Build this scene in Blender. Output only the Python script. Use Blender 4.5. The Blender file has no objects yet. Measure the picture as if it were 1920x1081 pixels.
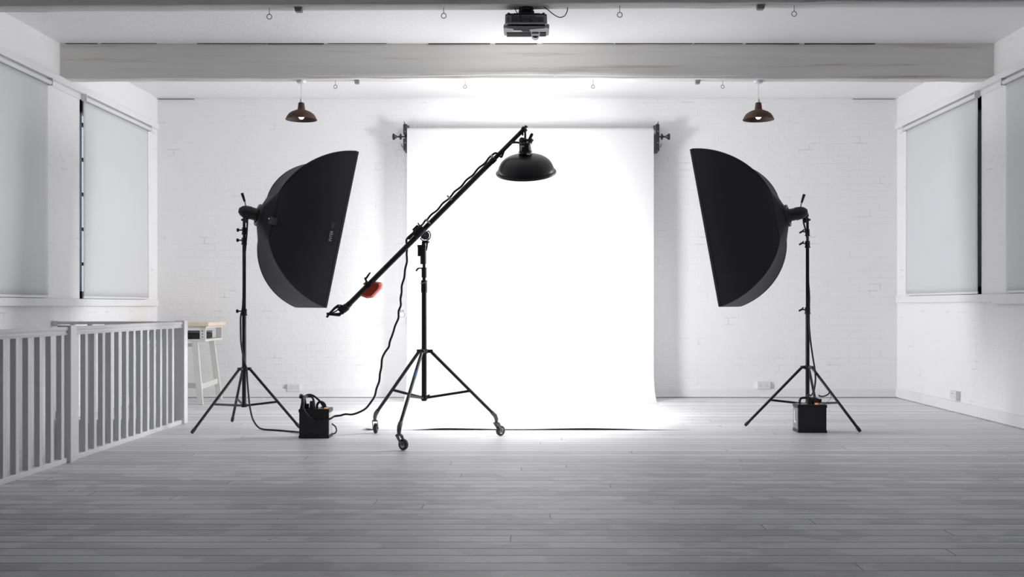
import bpy, bmesh, math, random
from mathutils import Vector, Matrix
random.seed(7)
S = bpy.context.scene
COL = S.collection
F = 1950.0; CX = 990.0; CY = 573.0; H = 1.023      # focal length in px, principal point, eye height
def P(x, y, Y): return Vector(((x-CX)/F*Y, Y, H-(y-CY)/F*Y))   # point seen at a pixel, at its true depth Y
V = Vector

# ------------------------------------------------------------------ camera
cam = bpy.data.cameras.new('camera'); co = bpy.data.objects.new('camera', cam); COL.objects.link(co)
co.location = (0, 0, H); co.rotation_euler = (math.pi/2, 0, 0)
cam.sensor_width = 36; cam.lens = 36*F/1920
cam.shift_x = -(CX-960)/1920; cam.shift_y = (CY-540.5)/1920
cam.clip_start = .05; cam.clip_end = 200
S.camera = co
S.view_settings.view_transform = 'Standard'; S.view_settings.look = 'None'
S.view_settings.gamma = 1; S.view_settings.use_curve_mapping = False
S.view_settings.exposure = 0.0

# ------------------------------------------------------------------ materials
def newmat(name):
    m = bpy.data.materials.new(name); m.use_nodes = True
    nt = m.node_tree; b = nt.nodes['Principled BSDF']
    return m, nt, b
def nd(nt, t, **kw):
    n = nt.nodes.new(t)
    for k, v in kw.items():
        if k.startswith('_'): setattr(n, k[1:], v)
        else: n.inputs[k.replace('__', ' ')].default_value = v
    return n
def plain(name, col, rough=.5, metal=0, var=.06, scale=40, bump=.02, sheen=0):
    m, nt, b = newmat(name); L = nt.links.new
    tc = nd(nt, 'ShaderNodeTexCoord'); n = nd(nt, 'ShaderNodeTexNoise', Scale=scale, Detail=4.0)
    L(tc.outputs['Object'], n.inputs['Vector'])
    mx = nd(nt, 'ShaderNodeMix', _data_type='RGBA')
    mx.inputs[6].default_value = (*[c*(1-var) for c in col], 1)
    mx.inputs[7].default_value = (*[min(1, c*(1+var)) for c in col], 1)
    L(n.outputs['Fac'], mx.inputs[0]); L(mx.outputs[2], b.inputs['Base Color'])
    b.inputs['Roughness'].default_value = rough; b.inputs['Metallic'].default_value = metal
    if sheen: b.inputs['Sheen Weight'].default_value = sheen
    if bump:
        bp = nd(nt, 'ShaderNodeBump', Strength=bump, Distance=.01)
        L(n.outputs['Fac'], bp.inputs['Height']); L(bp.outputs['Normal'], b.inputs['Normal'])
    return m
def emit(name, col, s):
    m, nt, b = newmat(name)
    b.inputs['Base Color'].default_value = (*col, 1); b.inputs['Emission Color'].default_value = (*col, 1)
    b.inputs['Emission Strength'].default_value = s
    return m

def wall_mat(name, axes, base=(.925, .928, .932), brick=.35, stain=.3, streak=1.0, chips=(2.6, .05)):
    """white painted masonry: brick relief under thick paint, pits, cracks, faint stains"""
    m, nt, b = newmat(name); L = nt.links.new
    tc = nd(nt, 'ShaderNodeTexCoord'); sp = nd(nt, 'ShaderNodeSeparateXYZ'); cb = nd(nt, 'ShaderNodeCombineXYZ')
    L(tc.outputs['Object'], sp.inputs[0])
    L(sp.outputs[axes[0]], cb.inputs[0]); L(sp.outputs[axes[1]], cb.inputs[1])
    wob = nd(nt, 'ShaderNodeTexNoise', Scale=3.0, Detail=2.0); L(cb.outputs[0], wob.inputs['Vector'])
    vm = nd(nt, 'ShaderNodeVectorMath', _operation='MULTIPLY_ADD')
    vm.inputs[1].default_value = (.02, .02, .02); L(wob.outputs['Color'], vm.inputs[0]); L(cb.outputs[0], vm.inputs[2])
    br = nd(nt, 'ShaderNodeTexBrick', Scale=1.0)
    br.inputs['Brick Width'].default_value = .225; br.inputs['Row Height'].default_value = .075
    br.inputs['Mortar Size'].default_value = .006; br.inputs['Mortar Smooth'].default_value = .6
    br.inputs['Color1'].default_value = (1, 1, 1, 1); br.inputs['Color2'].default_value = (.8, .8, .8, 1); br.inputs['Mortar'].default_value = (0, 0, 0, 1)
    L(vm.outputs[0], br.inputs['Vector'])
    bigm = nd(nt, 'ShaderNodeTexNoise', Scale=.9, Detail=3.0); L(cb.outputs[0], bigm.inputs['Vector'])
    rmp = nd(nt, 'ShaderNodeMapRange'); rmp.inputs[1].default_value = .4; rmp.inputs[2].default_value = .65
    L(bigm.outputs['Fac'], rmp.inputs[0])
    hb = nd(nt, 'ShaderNodeMath', _operation='MULTIPLY'); L(br.outputs['Color'], hb.inputs[0]); L(rmp.outputs[0], hb.inputs[1])
    fine = nd(nt, 'ShaderNodeTexNoise', Scale=9.0, Detail=8.0, Roughness=.65); L(cb.outputs[0], fine.inputs['Vector'])
    hs = nd(nt, 'ShaderNodeMath', _operation='MULTIPLY_ADD'); hs.inputs[1].default_value = brick
    L(hb.outputs[0], hs.inputs[0]); L(fine.outputs['Fac'], hs.inputs[2])
    bp = nd(nt, 'ShaderNodeBump', Strength=.6, Distance=.012); L(hs.outputs[0], bp.inputs['Height'])
    L(bp.outputs['Normal'], b.inputs['Normal'])
    # specks: pits where paint has chipped
    vo = nd(nt, 'ShaderNodeTexVoronoi', Scale=chips[0], Randomness=1.0); L(cb.outputs[0], vo.inputs['Vector'])
    rag = nd(nt, 'ShaderNodeMath', _operation='MULTIPLY_ADD'); rag.inputs[1].default_value = chips[1]; rag.inputs[2].default_value = -.24*chips[1]
    L(fine.outputs['Fac'], rag.inputs[0])
    lt = nd(nt, 'ShaderNodeMath', _operation='LESS_THAN'); L(vo.outputs['Distance'], lt.inputs[0]); L(rag.outputs[0], lt.inputs[1])
    # worn brick joints in a few places
    jm = nd(nt, 'ShaderNodeTexNoise', Scale=3.7, Detail=3.0); L(vm.outputs[0], jm.inputs['Vector'])
    jr = nd(nt, 'ShaderNodeMapRange'); jr.inputs[1].default_value = .60; jr.inputs[2].default_value = .72; L(jm.outputs['Fac'], jr.inputs[0])
    jf = nd(nt, 'ShaderNodeMath', _operation='MULTIPLY'); L(br.outputs['Fac'], jf.inputs[0]); L(jr.outputs[0], jf.inputs[1])
    jj = nd(nt, 'ShaderNodeMath', _operation='MULTIPLY'); jj.inputs[1].default_value = .30*streak*(1 if brick > .1 else 0); L(jf.outputs[0], jj.inputs[0])
    st = nd(nt, 'ShaderNodeTexNoise', Scale=1.7, Detail=6.0, Roughness=.6); L(cb.outputs[0], st.inputs['Vector'])
    sr = nd(nt, 'ShaderNodeMapRange'); sr.inputs[1].default_value = .55; sr.inputs[2].default_value = .8; sr.inputs[4].default_value = stain
    L(st.outputs['Fac'], sr.inputs[0])
    m1 = nd(nt, 'ShaderNodeMix', _data_type='RGBA'); m1.inputs[6].default_value = (*base, 1)
    m1.inputs[7].default_value = (base[0]*.87, base[1]*.85, base[2]*.80, 1); L(sr.outputs[0], m1.inputs[0])
    m2 = nd(nt, 'ShaderNodeMix', _data_type='RGBA'); m2.inputs[7].default_value = (.30, .28, .26, 1)
    L(jj.outputs[0], m2.inputs[0]); L(m1.outputs[2], m2.inputs[6])
    m3 = nd(nt, 'ShaderNodeMix', _data_type='RGBA'); m3.inputs[7].default_value = (.16, .15, .14, 1)
    sc = nd(nt, 'ShaderNodeMath', _operation='MULTIPLY'); sc.inputs[1].default_value = .7; L(lt.outputs[0], sc.inputs[0])
    L(sc.outputs[0], m3.inputs[0]); L(m2.outputs[2], m3.inputs[6]); L(m3.outputs[2], b.inputs['Base Color'])
    b.inputs['Roughness'].default_value = .62
    return m

def beam_mat():
    m, nt, b = newmat('painted beam timber'); L = nt.links.new
    tc = nd(nt, 'ShaderNodeTexCoord'); mp = nd(nt, 'ShaderNodeMapping'); mp.inputs['Scale'].default_value = (.5, 9, 14)
    L(tc.outputs['Object'], mp.inputs[0])
    n = nd(nt, 'ShaderNodeTexNoise', Scale=1.4, Detail=7.0, Roughness=.6); L(mp.outputs[0], n.inputs['Vector'])
    r = nd(nt, 'ShaderNodeValToRGB'); e = r.color_ramp.elements
    e[0].position = .27; e[0].color = (.52, .48, .43, 1); e[1].position = .42; e[1].color = (.80, .795, .77, 1)
    e2 = e.new(.75); e2.color = (.86, .855, .84, 1)
    L(n.outputs['Fac'], r.inputs[0]); L(r.outputs[0], b.inputs['Base Color'])
    bp = nd(nt, 'ShaderNodeBump', Strength=.4, Distance=.008); L(n.outputs['Fac'], bp.inputs['Height']); L(bp.outputs[0], b.inputs['Normal'])
    b.inputs['Roughness'].default_value = .6
    return m

def floor_mat():
    m, nt, b = newmat('painted floorboards'); L = nt.links.new
    BW = .122
    tc = nd(nt, 'ShaderNodeTexCoord'); sp = nd(nt, 'ShaderNodeSeparateXYZ'); L(tc.outputs['Object'], sp.inputs[0])
    def M(op, a, bb=None, c=None, clamp=False):
        n = nt.nodes.new('ShaderNodeMath'); n.operation = op; n.use_clamp = clamp
        for i, v in enumerate((a, bb, c)):
            if v is None: continue
            if isinstance(v, (int, float)): n.inputs[i].default_value = v
            else: L(v, n.inputs[i])
        return n.outputs[0]
    yy = M('DIVIDE', M('SUBTRACT', sp.outputs[1], 4.02), BW)
    row = M('FLOOR', yy); fr = M('FRACT', yy)
    wn = nd(nt, 'ShaderNodeTexWhiteNoise', _noise_dimensions='1D'); L(row, wn.inputs['W'])
    xs = M('DIVIDE', M('ADD', sp.outputs[0], M('MULTIPLY', wn.outputs['Value'], 17.0)), 5.6)
    seg = M('FLOOR', xs); xf = M('FRACT', xs)
    cb = nd(nt, 'ShaderNodeCombineXYZ'); L(row, cb.inputs[0]); L(seg, cb.inputs[1])
    wn2 = nd(nt, 'ShaderNodeTexWhiteNoise', _noise_dimensions='2D'); L(cb.outputs[0], wn2.inputs['Vector'])
    # gap width varies along and between boards
    gn = nd(nt, 'ShaderNodeTexNoise', Scale=.8, Detail=2.0); L(tc.outputs['Object'], gn.inputs['Vector'])
    gw = M('MULTIPLY_ADD', wn.outputs['Value'], .022, M('MULTIPLY_ADD', gn.outputs['Fac'], .03, .012))
    dist = M('MINIMUM', fr, M('SUBTRACT', 1.0, fr))
    gap = M('SUBTRACT', 1.0, M('DIVIDE', dist, gw), clamp=True)
    gap = M('POWER', gap, .6)
    bd = M('MULTIPLY', M('MINIMUM', xf, M('SUBTRACT', 1.0, xf)), 5.6)
    butt = M('LESS_THAN', bd, .002)
    g = M('MAXIMUM', gap, butt, clamp=True)
    # grain streaks, scuffs and patchy repaint
    mp = nd(nt, 'ShaderNodeMapping'); mp.inputs['Scale'].default_value = (1.1, 16, 1); L(tc.outputs['Object'], mp.inputs[0])
    off = nd(nt, 'ShaderNodeCombineXYZ'); L(M('MULTIPLY', row, 3.3), off.inputs[0])
    va = nd(nt, 'ShaderNodeVectorMath', _operation='ADD'); L(mp.outputs[0], va.inputs[0]); L(off.outputs[0], va.inputs[1])
    st = nd(nt, 'ShaderNodeTexNoise', Scale=2.2, Detail=8.0, Roughness=.62); L(va.outputs[0], st.inputs['Vector'])
    big = nd(nt, 'ShaderNodeTexNoise', Scale=1.3, Detail=5.0, Roughness=.55)
    va2 = nd(nt, 'ShaderNodeVectorMath', _operation='MULTIPLY_ADD'); va2.inputs[1].default_value = (.09, 0, 0); L(off.outputs[0], va2.inputs[0]); L(tc.outputs['Object'], va2.inputs[2])
    L(va2.outputs[0], big.inputs['Vector'])
    patch = nd(nt, 'ShaderNodeMapRange'); patch.inputs[1].default_value = .49; patch.inputs[2].default_value = .53; L(big.outputs['Fac'], patch.inputs[0])
    ym = nd(nt, 'ShaderNodeMapRange'); ym.inputs[1].default_value = 8.0; ym.inputs[2].default_value = 6.0; L(sp.outputs[1], ym.inputs[0])
    pt = M('MULTIPLY', patch.outputs[0], ym.outputs[0])
    v = M('MULTIPLY_ADD', wn2.outputs['Value'], .17, .675)
    v = M('ADD', v, M('MULTIPLY', M('SUBTRACT', st.outputs['Fac'], .5), .42))
    v = M('SUBTRACT', v, M('MULTIPLY', pt, .15))
    wear = nd(nt, 'ShaderNodeMapRange'); wear.inputs[1].default_value = .62; wear.inputs[2].default_value = .80; L(st.outputs['Fac'], wear.inputs[0])
    # nail holes
    vo = nd(nt, 'ShaderNodeTexVoronoi', Scale=4.5, Randomness=1.0); L(tc.outputs['Object'], vo.inputs['Vector'])
    sk = M('MULTIPLY', M('LESS_THAN', vo.outputs['Distance'], .028), .7)
    v = M('MULTIPLY', v, M('SUBTRACT', 1.0, sk))
    v = M('MULTIPLY', v, M('SUBTRACT', 1.0, M('MULTIPLY', g, .88)))
    cc = nd(nt, 'ShaderNodeCombineColor'); L(M('MULTIPLY', v, .995), cc.inputs[0]); L(M('MULTIPLY', v, 1.0), cc.inputs[1]); L(M('MULTIPLY', v, 1.03), cc.inputs[2])
    L(cc.outputs[0], b.inputs['Base Color'])
    L(M('MULTIPLY_ADD', st.outputs['Fac'], .3, .30), b.inputs['Roughness'])
    bp = nd(nt, 'ShaderNodeBump', Strength=.5, Distance=.006)
    L(M('SUBTRACT', M('MULTIPLY', st.outputs['Fac'], .25), g), bp.inputs['Height']); L(bp.outputs[0], b.inputs['Normal'])
    return m

M_wall_b = wall_mat('white brick back wall', (0, 2))
M_wall_s = wall_mat('white brick side wall', (1, 2), brick=.12)
M_ceil = wall_mat('white plaster ceiling', (0, 1), base=(.93, .93, .93), brick=.02, stain=.2, streak=0)
M_beam = beam_mat()
M_floor = floor_mat()
M_trim = wall_mat('chipped white joinery paint', (1, 2), base=(.87, .87, .87), brick=0, stain=.5, streak=0, chips=(5.0, .16))
M_rail = plain('white gloss railing paint', (.85, .855, .86), .4, var=.03, scale=12, bump=.05)
M_blind = plain('grey white blind fabric', (.66, .675, .70), .8, var=.02, scale=5, bump=.05)
def blind_mat():
    m = plain('grey white blind fabric', (.80, .81, .83), .85, var=.02, scale=5, bump=.05); nt = m.node_tree; L = nt.links.new
    tr = nt.nodes.new('ShaderNodeBsdfTranslucent'); tr.inputs[0].default_value = (.75, .78, .84, 1)
    mx = nt.nodes.new('ShaderNodeMixShader'); mx.inputs[0].default_value = .14
    L(nt.nodes['Principled BSDF'].outputs[0], mx.inputs[1]); L(tr.outputs[0], mx.inputs[2]); L(mx.outputs[0], nt.nodes['Material Output'].inputs[0])
    return m
M_blind = blind_mat()
M_tube = plain('white enamelled metal', (.80, .80, .81), .3, var=.02)
M_paper = plain('white seamless paper', (.68, .683, .69), .85, var=.005, scale=3, bump=0)
M_card = plain('cardboard roll core', (.72, .71, .69), .8)
M_black = plain('black powder coated metal', (.018, .018, .020), .38, var=.2)
M_blackp = plain('black plastic', (.015, .015, .017), .5, var=.2)
M_fab = plain('black softbox fabric', (.017, .017, .020), .85, var=.25, scale=300, bump=.15, sheen=.12)
M_flap = plain('dark grey control plate', (.055, .058, .062), .5, var=.4, scale=60)
M_dish = plain('satin black reflector enamel', (.020, .021, .023), .36, var=.1, bump=0)
M_silver = plain('reflective silver lining', (.8, .8, .8), .3, metal=1)
M_steel = plain('zinc plated steel', (.42, .42, .43), .35, metal=.9)
M_grey = plain('grey cast metal', (.17, .17, .175), .45, metal=.5)
M_rub = plain('dark rubber tyre', (.05, .045, .042), .7)
M_cable = plain('black rubber cable', (.012, .012, .013), .5)
M_red = plain('red counterweight paint', (.62, .06, .035), .45, var=.15, bump=.1)
M_yel = plain('yellow label', (.6, .45, .05), .6)
M_blue = plain('blue label', (.03, .12, .32), .5)
M_white = plain('white plastic', (.80, .80, .80), .4)
M_lab = plain('white sticker', (.85, .85, .85), .5)
M_rust = plain('rusty brown metal shade', (.075, .036, .021), .7, var=.55, scale=60, bump=.3)
M_rustin = plain('dark shade lining', (.05, .027, .018), .6, var=.3)
M_bulb = emit('unlit opal bulb with painted glow', (1, .98, .95), 1.0)  # pendant bulbs are off; their brightness is put in as a weak glow
M_proj = plain('silver grey projector casing', (.33, .33, .34), .4, bump=0)
M_projd = plain('dark grey projector panel', (.12, .12, .13), .4, bump=0)
M_matte = plain('matte black plastic', (.012, .012, .013), .75, bump=0)
M_gloss = plain('glossy black plastic', (.01, .01, .012), .12, bump=0)
M_wood = plain('pale plywood', (.78, .66, .54), .6, var=.1, scale=15)
M_tablew = plain('cream white painted timber', (.70, .70, .665), .55, var=.05, scale=10, bump=.1)
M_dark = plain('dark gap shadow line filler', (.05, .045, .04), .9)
M_frame = plain('grey painted window frame', (.62, .63, .64), .6)
M_framed = plain('dark window frame', (.03, .025, .025), .6)
M_orange = emit('orange indicator lamp', (.9, .35, .12), .6)
M_panel = plain('grey panel with print', (.22, .22, .24), .4)
M_panell = plain('light aluminium side panel', (.60, .61, .64), .45)
M_diff = emit('glowing white diffuser', (1, .99, 1.0), 1.5)
M_lamp = emit('glowing lamp', (1, .99, .98), 60.0)
M_text = plain('pale print', (.45, .45, .42), .6)
M_textd = plain('dim grey print', (.10, .10, .11), .6)
M_dim = plain('weathered grey paint', (.30, .29, .28), .7)
def glass():
    m, nt, b = newmat('window glass'); L = nt.links.new
    b.inputs['Transmission Weight'].default_value = 1; b.inputs['Roughness'].default_value = 0; b.inputs['IOR'].default_value = 1.02
    return m
M_glass = glass()

# ------------------------------------------------------------------ mesh helpers
class MB:
    def __init__(s): s.bm = bmesh.new()
    def box(s, a, b, rot=None, piv=None):
        a = V(a); b = V(b)
        c = (a+b)/2; d = b-a
        vs = bmesh.ops.create_cube(s.bm, size=1)['verts']
        for v in vs:
            v.co = V((v.co.x*abs(d.x), v.co.y*abs(d.y), v.co.z*abs(d.z)))+c
            if rot is not None: v.co = rot @ (v.co-V(piv))+V(piv)
        return s
    def obox(s, c, X, Y, Z, d):          # oriented box; X, Y, Z unit axes, d sizes
        vs = bmesh.ops.create_cube(s.bm, size=1)['verts']
        for v in vs: v.co = V(c)+V(X)*v.co.x*d[0]+V(Y)*v.co.y*d[1]+V(Z)*v.co.z*d[2]
        return s
    def tube(s, pts, r, seg=10, cap=True, closed=False):
        pts = [V(p) for p in pts]; n = len(pts)
        rs = r if isinstance(r, (list, tuple)) else [r]*n
        rings = []; up = None
        for i, p in enumerate(pts):
            if closed: t = (pts[(i+1) % n]-pts[i-1])
            else: t = (pts[min(i+1, n-1)]-pts[max(i-1, 0)])
            t.normalize()
            if up is None:
                up = V((0, 0, 1)) if abs(t.z) < .9 else V((1, 0, 0))
            a = t.cross(up); 
            if a.length < 1e-5: a = t.cross(V((0, 1, 0)))
            a.normalize(); bb = a.cross(t).normalized(); up = bb
            rings.append([s.bm.verts.new(p+(a*math.cos(2*math.pi*k/seg)+bb*math.sin(2*math.pi*k/seg))*rs[i]) for k in range(seg)])
        m = n if closed else n-1
        for i in range(m):
            A = rings[i]; B = rings[(i+1) % n]
            for k in range(seg): s.bm.faces.new((A[k], A[(k+1) % seg], B[(k+1) % seg], B[k]))
        if cap and not closed:
            s.bm.faces.new(rings[0][::-1]); s.bm.faces.new(rings[-1])
        return s
    def cyl(s, a, b, r, r2=None, seg=16): return s.tube([a, b], [r, r if r2 is None else r2], seg)
    def lathe(s, prof, o, ax, seg=48, close=False):
        ax = V(ax).normalized(); u = ax.orthogonal().normalized(); w = ax.cross(u)
        rings = []
        for r, h in prof:
            if r < 1e-6: rings.append([s.bm.verts.new(V(o)+ax*h)])
            else: rings.append([s.bm.verts.new(V(o)+ax*h+(u*math.cos(2*math.pi*k/seg)+w*math.sin(2*math.pi*k/seg))*r) for k in range(seg)])
        for A, B in zip(rings, rings[1:]):
            for k in range(seg):
                k2 = (k+1) % seg
                if len(A) == 1 and len(B) == 1: continue
                if len(A) == 1: s.bm.faces.new((A[0], B[k2], B[k]))
                elif len(B) == 1: s.bm.faces.new((A[k], A[k2], B[0]))
                else: s.bm.faces.new((A[k], A[k2], B[k2], B[k]))
        return s
    def ball(s, c, r, seg=16, sc=(1, 1, 1)):
        vs = bmesh.ops.create_uvsphere(s.bm, u_segments=seg, v_segments=seg//2, radius=r)['verts']
        for v in vs: v.co = V((v.co.x*sc[0], v.co.y*sc[1], v.co.z*sc[2]))+V(c)
        return s
    def prism(s, poly, ext):
        A = [s.bm.verts.new(V(p)) for p in poly]; B = [s.bm.verts.new(V(p)+V(ext)) for p in poly]
        n = len(A)
        s.bm.faces.new(A[::-1]); s.bm.faces.new(B)
        for k in range(n): s.bm.faces.new((A[k], A[(k+1) % n], B[(k+1) % n], B[k]))
        return s
    def grid(s, rows):
        R = [[s.bm.verts.new(V(p)) for p in r] for r in rows]
        for A, B in zip(R, R[1:]):
            for k in range(len(A)-1): s.bm.faces.new((A[k], A[k+1], B[k+1], B[k]))
        return s
    def build(s, name, m, parent=None, smooth=True, bev=0, off=None, solid=0, weld=False):
        me = bpy.data.meshes.new(name)
        if weld: bmesh.ops.remove_doubles(s.bm, verts=s.bm.verts, dist=1e-5)
        bmesh.ops.recalc_face_normals(s.bm, faces=s.bm.faces)
        o = bpy.data.objects.new(name, me); COL.objects.link(o)
        base = V((0, 0, 0))
        if parent is not None:
            o.parent = parent; r = parent
            while r is not None: base = base+V(r.location); r = r.parent
        elif off is not None: o.location = off; base = V(off)
        bmesh.ops.translate(s.bm, verts=s.bm.verts, vec=-base)
        s.bm.to_mesh(me); s.bm.free()
        me.materials.append(m)
        if smooth:
            for p in me.polygons: p.use_smooth = True
            me.set_sharp_from_angle(angle=math.radians(38))
        if bev:
            md = o.modifiers.new('bevel', 'BEVEL'); md.width = bev; md.segments = 2; md.limit_method = 'ANGLE'
        if solid:
            md = o.modifiers.new('thickness', 'SOLIDIFY'); md.thickness = solid; md.offset = 0
        return o
def thing(name, loc, label, cat, group=None):
    o = bpy.data.objects.new(name, None); COL.objects.link(o); o.location = loc
    o.empty_display_size = .05
    return tag(o, label, cat, group)
def tag(o, label, cat, group=None):
    o['label'] = label; o['category'] = cat
    if group: o['group'] = group
    return o
def struct(o, label=None):
    o['kind'] = 'structure'
    if label: o['label'] = label
    return o
def copy_tree(o, parent=None):
    c = o.copy(); COL.objects.link(c)
    if parent is not None: c.parent = parent
    for ch in list(o.children): copy_tree(ch, c)
    return c
def smoothpath(pts, n=8):
    pts = [V(p) for p in pts]; q = [pts[0]*2-pts[1]]+pts+[pts[-1]*2-pts[-2]]; out = []
    for i in range(1, len(q)-2):
        p0, p1, p2, p3 = q[i-1:i+3]
        for k in range(n):
            t = k/n
            out.append(.5*((2*p1)+(p2-p0)*t+(2*p0-5*p1+4*p2-p3)*t*t+(3*p1-p0-3*p2+p3)*t**3))
    out.append(pts[-1]); return out

# ------------------------------------------------------------------ room shell
XL, XR, YB, ZC, YF = -4.135, 4.117, 11.6, 3.34, -2.0
WT = .3
def side_wall(name, x0, x1, wins, zlo, label):
    """wall with real window openings; wins = (y0, y1); opening between sill and head height"""
    mb = MB(); zs, zh = (1.02 if x0 < 0 else 1.062, 2.96)
    mb.box((x0, YF, zlo), (x1, YB, zs)); mb.box((x0, YF, zh), (x1, YB, ZC))
    y = YF
    for a, b in sorted(wins): mb.box((x0, y, zs), (x1, a, zh)); y = b
    mb.box((x0, y, zs), (x1, YB, zh))
    return struct(mb.build(name, M_wall_s, smooth=False), label)
WL = [(9.59, 11.22), (7.26, 8.90)]; WR = [(9.44, 11.24), (7.26, 8.88)]
side_wall('wall_left', XL-WT, XL, WL, -1.7, 'white painted brick wall with windows on the left')
side_wall('wall_right', XR, XR+WT, WR, -.2, 'white painted brick wall with windows on the right')
struct(MB().box((XL-WT, YB, -1.7), (XR+WT, YB+.2, ZC)).build('wall_back', M_wall_b, smooth=False), 'white painted brick wall behind the backdrop')
struct(MB().box((XL-WT, YF-.2, -1.7), (XR+WT, YF, ZC)).build('wall_rear', M_wall_b, smooth=False))
struct(MB().box((XL-WT, YF-.2, ZC), (XR+WT, YB+.2, ZC+.15)).build('ceiling', M_ceil, smooth=False))
XP = -3.045; YS = 3.0; YP = 9.10        # stairwell edge
struct(MB().box((XP, YF, -.2), (XR, YB, 0)).box((XL, YP, -.2), (XP, YB, 0)).box((XL, YF, -.2), (XP, YS, 0)).build('floor', M_floor, smooth=False), 'whitewashed plank floor')
struct(MB().box((XL, YF, -1.7), (XP+.2, YP, -1.65)).build('floor_lower', M_floor, smooth=False))
struct(MB().box((XP+.01, YF, -1.65), (XP+.2, YP, -.2)).box((XL, YP, -1.65), (XP+.2, YP+.15, -.2)).build('wall_stairwell', M_wall_s, smooth=False))
# skirting
struct(MB().box((XL, YB-.022, .006), (XR, YB, .1)).build('baseboard_back', M_trim, smooth=False, bev=.004))
struct(MB().box((XR-.022, YF, .008), (XR, YB, .108)).build('baseboard_right', M_trim, smooth=False, bev=.004))
struct(MB().box((XL, YP, .006), (XL+.022, YB, .1)).build('baseboard_left', M_trim, smooth=False, bev=.004))
# beams, slightly uneven old timber
def beam(y0, y1, z0l, z0r, nm, lab):
    rows = []
    N = 40; r = random.Random(int(y0*10))
    wz = [r.uniform(-.004, .004) for _ in range(N+1)]; wy = [r.uniform(-.004, .004) for _ in range(N+1)]
    for i in range(N+1):
        t = i/N; x = XL+(XR-XL)*t; z = z0l+(z0r-z0l)*t+wz[i]
        rows.append([(x, y0+wy[i], ZC), (x, y0+wy[i], z+.03), (x, y0+wy[i]+.004, z+.006), (x, y0+.012+wy[i], z), (x, y1-.012, z), (x, y1, z+.012), (x, y1, ZC)])
    return struct(MB().grid(rows).build(nm, M_beam, smooth=True), lab)
beam(9.19, 9.325, 3.028, 3.026, 'ceiling_beam', 'far white timber beam spanning the room')
beam(6.975, 7.115, 3.024, 3.068, 'ceiling_beam', 'near white timber beam along the top edge of view')
beam(4.76, 4.90, 3.03, 3.03, 'ceiling_beam', 'white timber beam above the camera side of the room')
# open joint where the far beam meets the ceiling, and where walls meet ceiling at the back
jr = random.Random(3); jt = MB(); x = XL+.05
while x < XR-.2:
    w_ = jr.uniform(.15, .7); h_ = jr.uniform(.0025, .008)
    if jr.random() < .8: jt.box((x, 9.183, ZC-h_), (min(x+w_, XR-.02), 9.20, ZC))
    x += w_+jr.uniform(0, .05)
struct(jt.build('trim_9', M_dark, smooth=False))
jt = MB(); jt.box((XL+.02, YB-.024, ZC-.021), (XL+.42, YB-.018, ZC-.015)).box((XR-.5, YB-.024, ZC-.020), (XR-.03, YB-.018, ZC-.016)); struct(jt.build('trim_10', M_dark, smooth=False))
# battens (blind rails), lintel strips and sills along both side walls
def batten(x0, x1, nm):
    lo, hi = min(x0, x1), max(x0, x1)
    return struct(MB().box((lo, YF, 2.975), (hi, 11.52, 3.032)).build(nm, M_trim, smooth=False, bev=.004))
batten(XL, XL+.05, 'trim_1'); batten(XR-.05, XR, 'trim_2')
struct(MB().box((XL, YF, 2.925), (XL+.012, 11.5, 2.975)).build('trim_3', M_trim, smooth=False, bev=.002))
struct(MB().box((XR-.012, YF, 2.925), (XR, 11.5, 2.975)).build('trim_4', M_trim, smooth=False, bev=.002))
struct(MB().box((XL-WT+.01, YF, 1.020), (XL+.045, 11.53, 1.088)).build('trim_5', M_trim, smooth=False, bev=.006), 'chipped white window sill on the left')
struct(MB().box((XR-.035, YF, 1.056), (XR+WT-.01, 11.55, 1.128)).build('trim_6', M_trim, smooth=False, bev=.006), 'white window sill on the right')
# the nearer length of the right sill is a slightly deeper board; timber cornice strip at the back
struct(MB().box((XR-.040, YF, 1.040), (XR-.030, 9.15, 1.124)).build('trim_7', M_trim, smooth=False, bev=.003))
struct(MB().box((XL+.0, YB-.018, ZC-.016), (XR, YB, ZC)).build('trim_8', M_trim, smooth=False, bev=.003))

def window(n, side, y0, y1):
    x = XL-.10 if side < 0 else XR+.10
    zs, zh = (1.09, 2.96) if side < 0 else (1.13, 2.96)
    mb = MB(); d = .035
    sw = .20 if side < 0 else .55
    mb.box((x-d, y0, zs), (x+d, y0+sw, zh)).box((x-d, y1-.07, zs), (x+d, y1, zh)).box((x-d, y0, zs), (x+d, y1, zs+.07)).box((x-d, y0, zh-.12), (x+d, y1, zh))
    o = struct(mb.build('window_%d' % n, M_frame, smooth=False))
    b2 = MB()
    k = int((zh-zs)/.33)
    for i in range(1, k+1): b2.box((x-.02, y0+sw, zs+i*.33-.014), (x+.02, y1-.07, zs+i*.33+.014))
    for i in range(1, 4): yy = y0+sw+(y1-y0-sw-.07)*i/4; b2.box((x-.02, yy-.014, zs+.07), (x+.02, yy+.014, zh-.12))
    b2.build('glazing_bars', M_framed, o, smooth=False)
    g = MB(); g.box((x-.003, y0+sw-.01, zs+.06), (x+.003, y1-.06, zh-.11)); g.build('pane', M_glass, o, smooth=False)
for i, (s_, (a, b)) in enumerate([(-1, WL[0]), (-1, WL[1]), (1, WR[0]), (1, WR[1])]): window(i+1, s_, a, b)

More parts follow.
